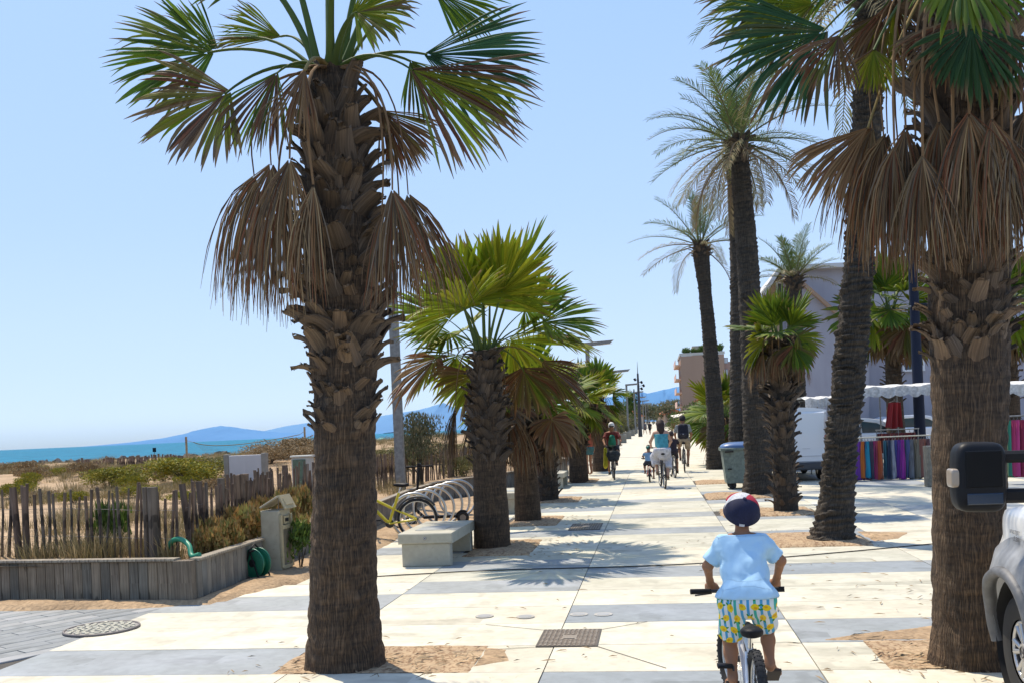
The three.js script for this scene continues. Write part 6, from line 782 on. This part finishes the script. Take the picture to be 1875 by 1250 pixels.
// ---------------------------------------------------------------- buildings
{
  const D = 44, P = (u, v, d = D) => at(u, v, d), t = thing('building', 'pale grey flat-topped building with a gabled end behind the palms', 'building', V(0, 0, 0)), lightW = M(.44, .43, .49, .85, { map: T.plaster }), tan = M(.62, .44, .28, .85, { map: T.plaster }), trim = M(.55, .55, .55, .7);
  const prism = (name, pts, d0, depth, m) => { const s = new THREE.Shape(pts.map(([u, v]) => { const p = at(u, v, d0); return new THREE.Vector2(p.x, max(-.05, p.y)); })); const g = new THREE.ExtrudeGeometry(s, { depth, bevelEnabled: false }); g.translate(0, 0, -d0 - depth); boxUV(g); return mesh(name, g, m, t); };
  prism('wall', [[1432, 492], [1960, 469], [1960, 800], [1432, 800]], D, 12, lightW); prism('gable_wall', [[1447, 506], [1462, 512], [1592, 626], [1592, 800], [1447, 800]], D - 1.2, 1.15, lightW); prism('gable_wall', [[1394, 552], [1432, 498], [1446, 498], [1446, 800], [1394, 800]], D + .4, 8, tan);
  prism('roof_edge', [[1428, 486], [1962, 462], [1962, 470], [1432, 494]], D - .5, 13, trim); prism('roof_edge', [[1386, 552], [1428, 486], [1434, 490], [1394, 553]], D - .3, 9, trim); prism('roof_edge', [[1440, 503], [1464, 508], [1596, 624], [1594, 630], [1462, 514], [1440, 509]], D - 1.5, 1.6, M(.33, .22, .15, .8));
  const win = (u0, v0, u1, v1, d, mul = 2) => { const a = at(u0, v0, d), b = at(u1, v1, d), w = b.x - a.x, h = a.y - b.y, m = new MB().box(w + .16, .08, .08, (a.x + b.x) / 2, a.y + .04, -d + .03).box(w + .16, .08, .12, (a.x + b.x) / 2, b.y - .04, -d + .05).box(.08, h, .08, a.x - .04, (a.y + b.y) / 2, -d + .03).box(.08, h, .08, b.x + .04, (a.y + b.y) / 2, -d + .03).build('window', M(.7, .7, .7, .5), t); for (let k = 0; k < mul; k++) new MB().box(w / mul - .06, h - .02, .02, lerp(a.x, b.x, (k + .5) / mul), (a.y + b.y) / 2, -d + .015).build('pane', M(.05, .07, .09, .08), m); };
  win(1828, 496, 1850, 520, D - .02, 1); win(1852, 495, 1876, 519, D - .02, 1); win(1900, 494, 1925, 518, D - .02); win(1655, 640, 1690, 675, D - .02); win(1828, 585, 1876, 625, D - .02); win(1424, 520, 1440, 546, D + .38, 1);
  new MB().sph(.22, P(1512, 478).x, P(1512, 478).y - .3, -D - 1, 1.2, .8, 1).build('vent_cowl', mat.darkMetal, t);
}
{
  const D = 185, t = thing('apartment_building', 'pink apartment block with a planted roof terrace and sunny balcony side', 'building', V(0, 0, 0)), X = (u, v) => at(u, v, D), a = X(1246, 652), b = X(1326, 650), c = X(1380, 656), pk = M(.40, .275, .20, .85, { map: T.plaster }), pk2 = M(.40, .27, .23, .85, { map: T.plaster }), dep = 16;
  new MB().box(b.x - a.x, a.y, dep, (a.x + b.x) / 2, a.y / 2, -D - dep / 2).build('wall', pk, t); new MB().box(c.x - b.x, c.y - .3, dep, (c.x + b.x) / 2 + .05, (c.y - .3) / 2, -D - dep / 2 - .6).build('wall', pk2, t);
  for (let k = 0; k < 6; k++) { const y = a.y - 1.6 - k * 2.6; if (y < .6) break; const m = new MB().box(1.0, .22, dep * .9, a.x - .5, y, -D - dep / 2).build('balcony', M(.6, .42, .33, .8), t); new MB().box(.08, 1.0, dep * .9, a.x - .95, y + .5, -D - dep / 2).build('railing', M(.6, .38, .3, .8), m); }
  new MB().box(b.x - a.x + .3, .5, .3, (a.x + b.x) / 2, a.y + .3, -D - .2).box(.3, .5, dep, a.x, a.y + .3, -D - dep / 2).build('parapet', M(.45, .44, .4, .8), t); new MB().box(2.6, 2.0, 4, X(1282, 640).x, a.y + 1.0, -D - 5).build('roof_room', M(.55, .45, .3, .8), t); new MB().box(.8, 2.6, .8, X(1311, 640).x, a.y + 1.3, -D - 5).build('chimney', M(.45, .44, .42, .8), t);
  const gr = rng(3); for (let k = 0; k < 9; k++) { const u = 1252 + k * 8 + gr() * 4, q = X(u, 640); const m = mesh('roof_plant', shrubs.roof ||= shrubGeo(1, 1, 1, 12, 260, .3, C_GRN, 77, .5, 3)[0], foliage, t); m.position.set(q.x, a.y + .2, -D - 1 - gr() * 3); m.scale.setScalar(.9 + .8 * gr()); }
  for (const [u, v0, v1] of [[1329, 654, 665], [1329, 675, 686], [1311, 654, 659], [1311, 676, 681], [1329, 697, 708], [1329, 719, 730]]) { const p = X(u, v0), q = X(u, v1), m = new MB().box(.9, p.y - q.y, .1, p.x, (p.y + q.y) / 2, u > 1320 ? -D - .56 : -D + .04).build('window', M(.25, .25, .27, .5), t); new MB().box(.55, (p.y - q.y) * .75, .1, p.x + .05, (p.y + q.y) / 2, u > 1320 ? -D - .53 : -D + .07).build('pane', M(.45, .5, .55, .1), m); }
}
function house(label, u, D, w, h, roofC, wallC, off = 0) { const p = at(u, 770, D), t = thing('house', label, 'house', V(p.x, 0, -D), off, 'small houses far off'), s = new THREE.Shape([[-w / 2 - .4, h], [0, h + w * .28], [w / 2 + .4, h]].map(q => new THREE.Vector2(...q))); new MB().box(w, h, w * 1.2, 0, h / 2, -w * .6).build('wall', M(...wallC, .85, { map: T.plaster }), t); mesh('roof', new THREE.ExtrudeGeometry(s, { depth: w * 1.2 + .6, bevelEnabled: false }).translate(0, .01, -w * 1.2 - .3), M(...roofC, .85), t); for (const x of [-.22, .22]) { const m = new MB().box(w * .16, h * .3, .1, x * w, h * .55, .02).build('window', M(.6, .58, .55, .6), t); new MB().box(w * .12, h * .25, .1, x * w, h * .55, .04).build('pane', M(.06, .07, .08, .1), m); } }
house('small house with an orange tiled roof behind the third lamp post', 1151, 230, 7, 3.0, [.5, .17, .08], [.6, .5, .4]); house('orange-roofed house peeping over the right-hand hedge', 1236, 300, 6, 3.6, [.5, .17, .08], [.55, .4, .3], .3); house('coral-walled annexe at the foot of the pink apartment block', 1288, 150, 2.4, 4.4, [.5, .18, .1], [.68, .2, .11], -.4); house('low house with orange roof beyond the left hedge', 1118, 300, 8, 3.2, [.5, .19, .1], [.6, .5, .42]);
{ const p = at(1240, 775, 150), t = thing('shade_sail', 'cream awning of a beach kiosk beside the right-hand hedge', 'awning', V(p.x, 0, -150)); new MB().box(2.6, .1, 2.4, .6, 2.5, 0, .12, .2, .12).build('fabric', M(.75, .68, .55, .8), t); for (const x of [-.5, 1.7]) new MB().bar(V(x, 0, .6), V(x, 2.5, .6), .06, 6).build('pole', mat.galv, t); }
// ---------------------------------------------------------------- hedges, planters, far trees
{
  const H = (label, x, D, w, h, c, o) => shrub(label, V(x, -.02, -D), w, h, c, { n: 6000, leaf: .045, clumps: 30, name: 'hedge_bush', cat: 'bush', group: 'hedge bushes along the walk', asp: .7, ...o });
  [[4.6, 40, 2.2, 1.1], [4.9, 46, 3, 1.6], [4.2, 50, 2.2, .9], [5.4, 53, 3.4, 2.1], [4.4, 60, 3, 1.3], [5.6, 66, 4, 2.3], [4.6, 76, 3.6, 1.6], [6, 84, 5, 2.8], [4.8, 98, 4.4, 2.0], [6, 112, 6, 3.2], [5, 130, 5, 2.4], [5.4, 155, 6, 3.0]].forEach(([x, D, w, h], k) => H(['bright green hedge bush on the right of the walk', 'dense olive-green hedge bush on the right of the walk'][k % 2], x, D, w, h, k % 3 === 1 ? C_OLV : C_GRN));
  [[-5.4, 44, 3, 1.5], [-6, 54, 3.6, 1.9], [-5.2, 64, 3.4, 1.9], [-5.8, 76, 4, 2.3], [-5.2, 90, 4.2, 2.3], [-5.8, 106, 5, 2.7], [-5.4, 126, 5, 2.8], [-5.8, 150, 6, 3], [-5.4, 185, 7, 3.3]].forEach(([x, D, w, h], k) => H('grey-green bush behind the lamp posts on the left of the walk', x, D, w, h, k % 2 ? C_GRY : C_OLV));
  [[66, 'nearest'], [84, 'second'], [103, 'third'], [124, 'fourth'], [150, 'fifth']].forEach(([D, n], k) => { const t = thing('planter_box', 'square concrete planter on the left edge of the walk, ' + (k ? n + ' past the fan palms' : 'first past the fan palms'), 'planter', V(-2.7, 0, -D), 0, 'concrete planters'); new MB().cham(.85, .75, .85, .02, 0, .375, 0).build('box', M(.3, .29, .26, .85, { map: T.concrete }), t); const m = mesh('plant', shrubs.pl ||= shrubGeo(1, .6, 1, 14, 700, .12, C_GRY, 66, .6, 4)[0], foliage, t); m.position.y = .72; m.scale.set(.8, .9, .8); });
  // conifer and broad trees at the far end
  const tree = (label, u, D, h, w, c, cone) => { const p = at(u, 770, D), t = thing('tree', label, 'tree', V(p.x, 0, -D), 0, 'trees at the far end'); const r = rng(D), mb = new MB(); new MB().cyl(.1, .25, h * .5, 8, 0, h * .25, 0).build('trunk', stemMat, t); const [f] = shrubGeo(1, 1, 1, 26, 900, .14, c, D + 5, .3, 0); const m = mesh('crown', f, foliage, t); m.scale.set(cone ? w * .8 : w, h * .8, cone ? w * .8 : w); m.position.y = h * .2; };
  tree('dark conifer behind the fourth lamp post', 1158, 170, 6.5, 3.4, C_GRN, true); for (const [u, D, h, w] of [[1196, 520, 9, 12], [1206, 560, 8, 14], [1218, 480, 7, 12], [1186, 460, 9, 10], [1228, 330, 8, 9], [1222, 300, 6.5, 7], [1172, 330, 7, 9], [1140, 300, 7, 10], [1180, 260, 5.5, 7], [1212, 640, 10, 16]]) tree('hazy tree closing the far end of the walk', u, D, h, w, C_GRY);
}
// ---------------------------------------------------------------- the near van on the right
{
  const X = 2.0, t = thing('parked_van', 'white van with grey wheel-arch trim and long-armed black mirror beside thick palm', 'van', V(X, 0, 0)), wp = M(.74, .74, .73, .3, { clearcoat: .6 }), gt = M(.17, .175, .185, .55, { map: T.speck });
  // lower body: sides, bonnet and rounded nose, wheel arch cut as a real opening
  const zs = [], ys = []; for (let z = -6.62; z <= -.9; z += .04) zs.push(z); const ang = a => a; const pos = [], idx = [], n = zs.length, top = z => z < -5.55 ? lerp(1.08, 1.22, smooth(-6.62, -5.55, z)) : 1.22 + .04 * smooth(-5.55, -4.8, z), m = 36, cz = -5.92, R = .41;
  const inset = (z, y) => { const c = clamp((-z - 6.12) / .5); let q = .62 * (1 - sqrt(max(0, 1 - c * c * .98))); q += .05 * smooth(.86, .96, y) + .16 * smooth(1.0, 1.3, y) * smooth(1.0, 1.3, y); q += .04 * smooth(.45, .2, y); const d = hypot(z - cz, y - .36); q -= .035 * smooth(R + .2, R + .04, d) * smooth(.95, .8, y); return q; };
  for (let i = 0; i < n; i++) for (let j = 0; j <= m; j++) { const z = zs[i], y0 = abs(z - cz) < R ? .36 + sqrt(max(0, R * R - (z - cz) ** 2)) : .22, y = lerp(y0, top(z), j / m); pos.push(inset(z, y), y, z); if (i < n - 1 && j < m) { const k = i * (m + 1) + j; idx.push(k, k + 1, k + m + 1, k + 1, k + m + 2, k + m + 1); } }
  const g = new THREE.BufferGeometry(); g.setAttribute('position', new THREE.Float32BufferAttribute(pos, 3)); g.setIndex(idx); g.computeVertexNormals(); boxUV(g); const wps = wp.clone(); wps.side = THREE.DoubleSide; mesh('side_panel', g, wps, t);
  { const p2 = [], i2 = []; for (let i = 0; i < n; i++) { const z = zs[i], x0 = inset(z, top(z)); for (let j = 0; j <= 10; j++) { const s = j / 10, x = lerp(x0, 1.95 - x0, s); p2.push(x, top(z) + .05 * sin(s * PI), z); if (i < n - 1 && j < 10) { const k = i * 11 + j; i2.push(k, k + 1, k + 11, k + 1, k + 12, k + 11); } } } const h = new THREE.BufferGeometry(); h.setAttribute('position', new THREE.Float32BufferAttribute(p2, 3)); h.setIndex(i2); h.computeVertexNormals(); mesh('bonnet', h, wps, t); }
  new MB().box(1.9, 1.0, 4.4, .98 + .06, .72, -2.75).build('hull', M(.03, .03, .032, .8), t); new MB().cham(1.5, .66, .3, .06, .98, .55, -6.2).build('bumper', gt, t);
  { const s = new THREE.Shape([[.9, 1.2], [4.75, 1.22], [4.1, 2.25], [3.6, 2.35], [.9, 2.35]].map(p => new THREE.Vector2(...p))); const e = new THREE.ExtrudeGeometry(s, { depth: 1.6, bevelEnabled: true, bevelSize: .05, bevelThickness: .06, bevelSegments: 3 }); e.rotateY(PI / 2); e.translate(.18, 0, 0); mesh('cab', e, wp, t); const w = new MB().box(.02, .55, 1.1, .112, 1.68, -3.35).build('side_window', M(.03, .04, .045, .06), t); new MB().box(1.4, 1.12, .02, .98, 1.72, -4.48, -.56).build('windscreen', M(.03, .04, .045, .06), t); }
  // grey arch trim: a flared lip following the opening
  { const lip = new MB(), pts = []; for (let k = 0; k <= 40; k++) { const a = -.12 + (PI + .3) * k / 40, z = cz - cos(a) * (R + .025), y = .36 + sin(a) * (R + .025); pts.push(V(inset(z, max(.22, y)) - .006, max(.14, y), z)); } lip.path(pts, .042, 10, null, .8); lip.build('arch_trim', gt, t); const p3 = [], i3 = []; for (let k = 0; k <= 40; k++) { const a = .2 + (PI * .72) * k / 40; for (let j = 0; j <= 4; j++) { const q = R + .05 + .17 * j / 4, z = cz - cos(a) * q, y = .36 + sin(a) * q; p3.push(inset(z, y) - .012 + .006 * (j / 4), y, z); if (k < 40 && j < 4) { const b = k * 5 + j; i3.push(b, b + 5, b + 1, b + 1, b + 5, b + 6); } } } const fl = new THREE.BufferGeometry(); fl.setAttribute('position', new THREE.Float32BufferAttribute(p3, 3)); fl.setIndex(i3); fl.computeVertexNormals(); boxUV(fl); const gm = M(.36, .37, .385, .45, { side: THREE.DoubleSide, map: T.speck }); mesh('wing_flare', fl, gm, t); }
  { const w = new THREE.CylinderGeometry(R - .005, R - .005, .34, 40, 1, true); w.rotateZ(PI / 2); w.translate(.2, .36, cz); mesh('wheel_well', w, M(.015, .015, .016, .9, { side: THREE.DoubleSide }), t); const k = new THREE.CircleGeometry(R, 40); k.rotateY(-PI / 2); k.translate(.36, .36, cz); mesh('well_back', k, M(.012, .012, .013, .9, { side: THREE.DoubleSide }), t); }
  { const tyre = new THREE.LatheGeometry([[.185, -.1], [.2, -.105], [.27, -.115], [.315, -.1], [.33, -.07], [.333, 0], [.33, .07], [.315, .1], [.27, .115], [.2, .105], [.185, .1]].map(p => new THREE.Vector2(...p)), 56); tyre.rotateZ(PI / 2); const wh = mesh('wheel', tyre, mat.rubber, t); wh.position.set(.14, .333, cz); const alloy = M(.5, .5, .51, .35, { metalness: .8 });
    new MB().tor(.178, .016, -.07, 0, 0, 0, PI / 2).cyl(.185, .185, .12, 40, 0, 0, 0, 0, 0, PI / 2).build('rim', M(.08, .08, .085, .5, { metalness: .5 }), wh); const sp = new MB(); for (let k = 0; k < 6; k++) { const a = k / 6 * 2 * PI; for (const e of [-.2, .2]) sp.bar(V(-.075, sin(a + e * .4) * .05, cos(a + e * .4) * .05), V(-.082, sin(a + e) * .17, cos(a + e) * .17), .017, 6); } sp.tor(.172, .013, -.082, 0, 0, 0, PI / 2).build('alloy_spokes', alloy, wh); new MB().cyl(.05, .055, .03, 24, -.085, 0, 0, 0, 0, PI / 2).build('hub_cap', alloy, wh); const em = new MB().tor(.03, .004, -.102, 0, 0, 0, PI / 2).box(.003, .014, .04, -.102, 0, 0).build('hub_emblem', M(.05, .05, .055, .4), wh); }
  { const pts = [[1.1, -5.66], [1.0, -5.66], [.9, -5.65], [.84, -5.6], [.8, -5.5], [.76, -5.42]].map(([y, z]) => V(inset(z, y) - .016, y, z)); new MB().path(catmull(pts, 16), .011, 6).build('panel_gap', mat.black, t); }
  // badge lettering on the wing
  { const c = document.createElement('canvas'); c.width = 256; c.height = 128; const x = c.getContext('2d'); x.fillStyle = '#000'; x.fillRect(0, 0, 256, 128); x.fillStyle = '#fff'; x.font = 'bold 44px sans-serif'; x.fillText('MULTIJET', 12, 52); x.font = 'bold 54px sans-serif'; x.fillText('2.30', 100, 112); const tx = new THREE.CanvasTexture(c); const b = new THREE.PlaneGeometry(.2, .085); b.rotateY(-PI / 2); const z = -5.95, q = mesh('badge', b, M(.09, .09, .1, .4, { alphaMap: tx, transparent: true }), t); q.position.set(inset(z, 1.0) - .012, 1.0, z); q.rotation.z = -.1; }
  // mirror on two arms
  { const mg = (w, h, d, e = .5) => { const s = new THREE.SphereGeometry(1, 32, 24), P = s.attributes.position, q = v => Math.sign(v) * Math.pow(abs(v), e); for (let i = 0; i < P.count; i++) P.setXYZ(i, q(P.getX(i)) * w / 2, q(P.getY(i)) * h / 2, q(P.getZ(i)) * d / 2); s.computeVertexNormals(); return s; };
    const D = 4.75, c = at(1791, 872, D).sub(t.position), a = at(1751, 872, D), w = (at(1837, 872, D).x - at(1744, 872, D).x), h = at(1790, 808, D).y - at(1790, 936, D).y; const hs = mesh('mirror_housing', mg(w, h, .16, .42), M(.010, .011, .014, .5, { specularIntensity: .4 }), t); hs.position.copy(c); hs.rotation.z = -.03;
    const g1 = new MB().cham(w * .72, h * .52, .01, .004, c.x + .005, c.y + h * .12, c.z + .078).build('mirror_glass', M(.006, .007, .009, .4, { specularIntensity: .3 }), t); const g2 = new MB().cham(w * .7, h * .16, .01, .004, c.x + .005, c.y - h * .3, c.z + .078).build('wide_angle_glass', M(.012, .03, .06, .15), t); const ind = mesh('indicator', mg(.05, h * .27, .09, .35), M(.34, .28, .22, .3, { clearcoat: .5 }), t); ind.position.set(c.x - w * .49, c.y - .0, c.z + .02);
    for (const [dy, hh] of [[.085, .055], [-.095, .065]]) new MB().cham(.5, hh, .07, .014, c.x + w / 2 + .2, c.y + dy, c.z - .01, 0, 0, -.01).build('mirror_arm', mat.black, t); new MB().cham(.06, .32, .14, .02, c.x + w / 2 + .34, c.y, c.z).build('mirror_mount', mat.black, t); }
}
renderer.render(scene, camera);
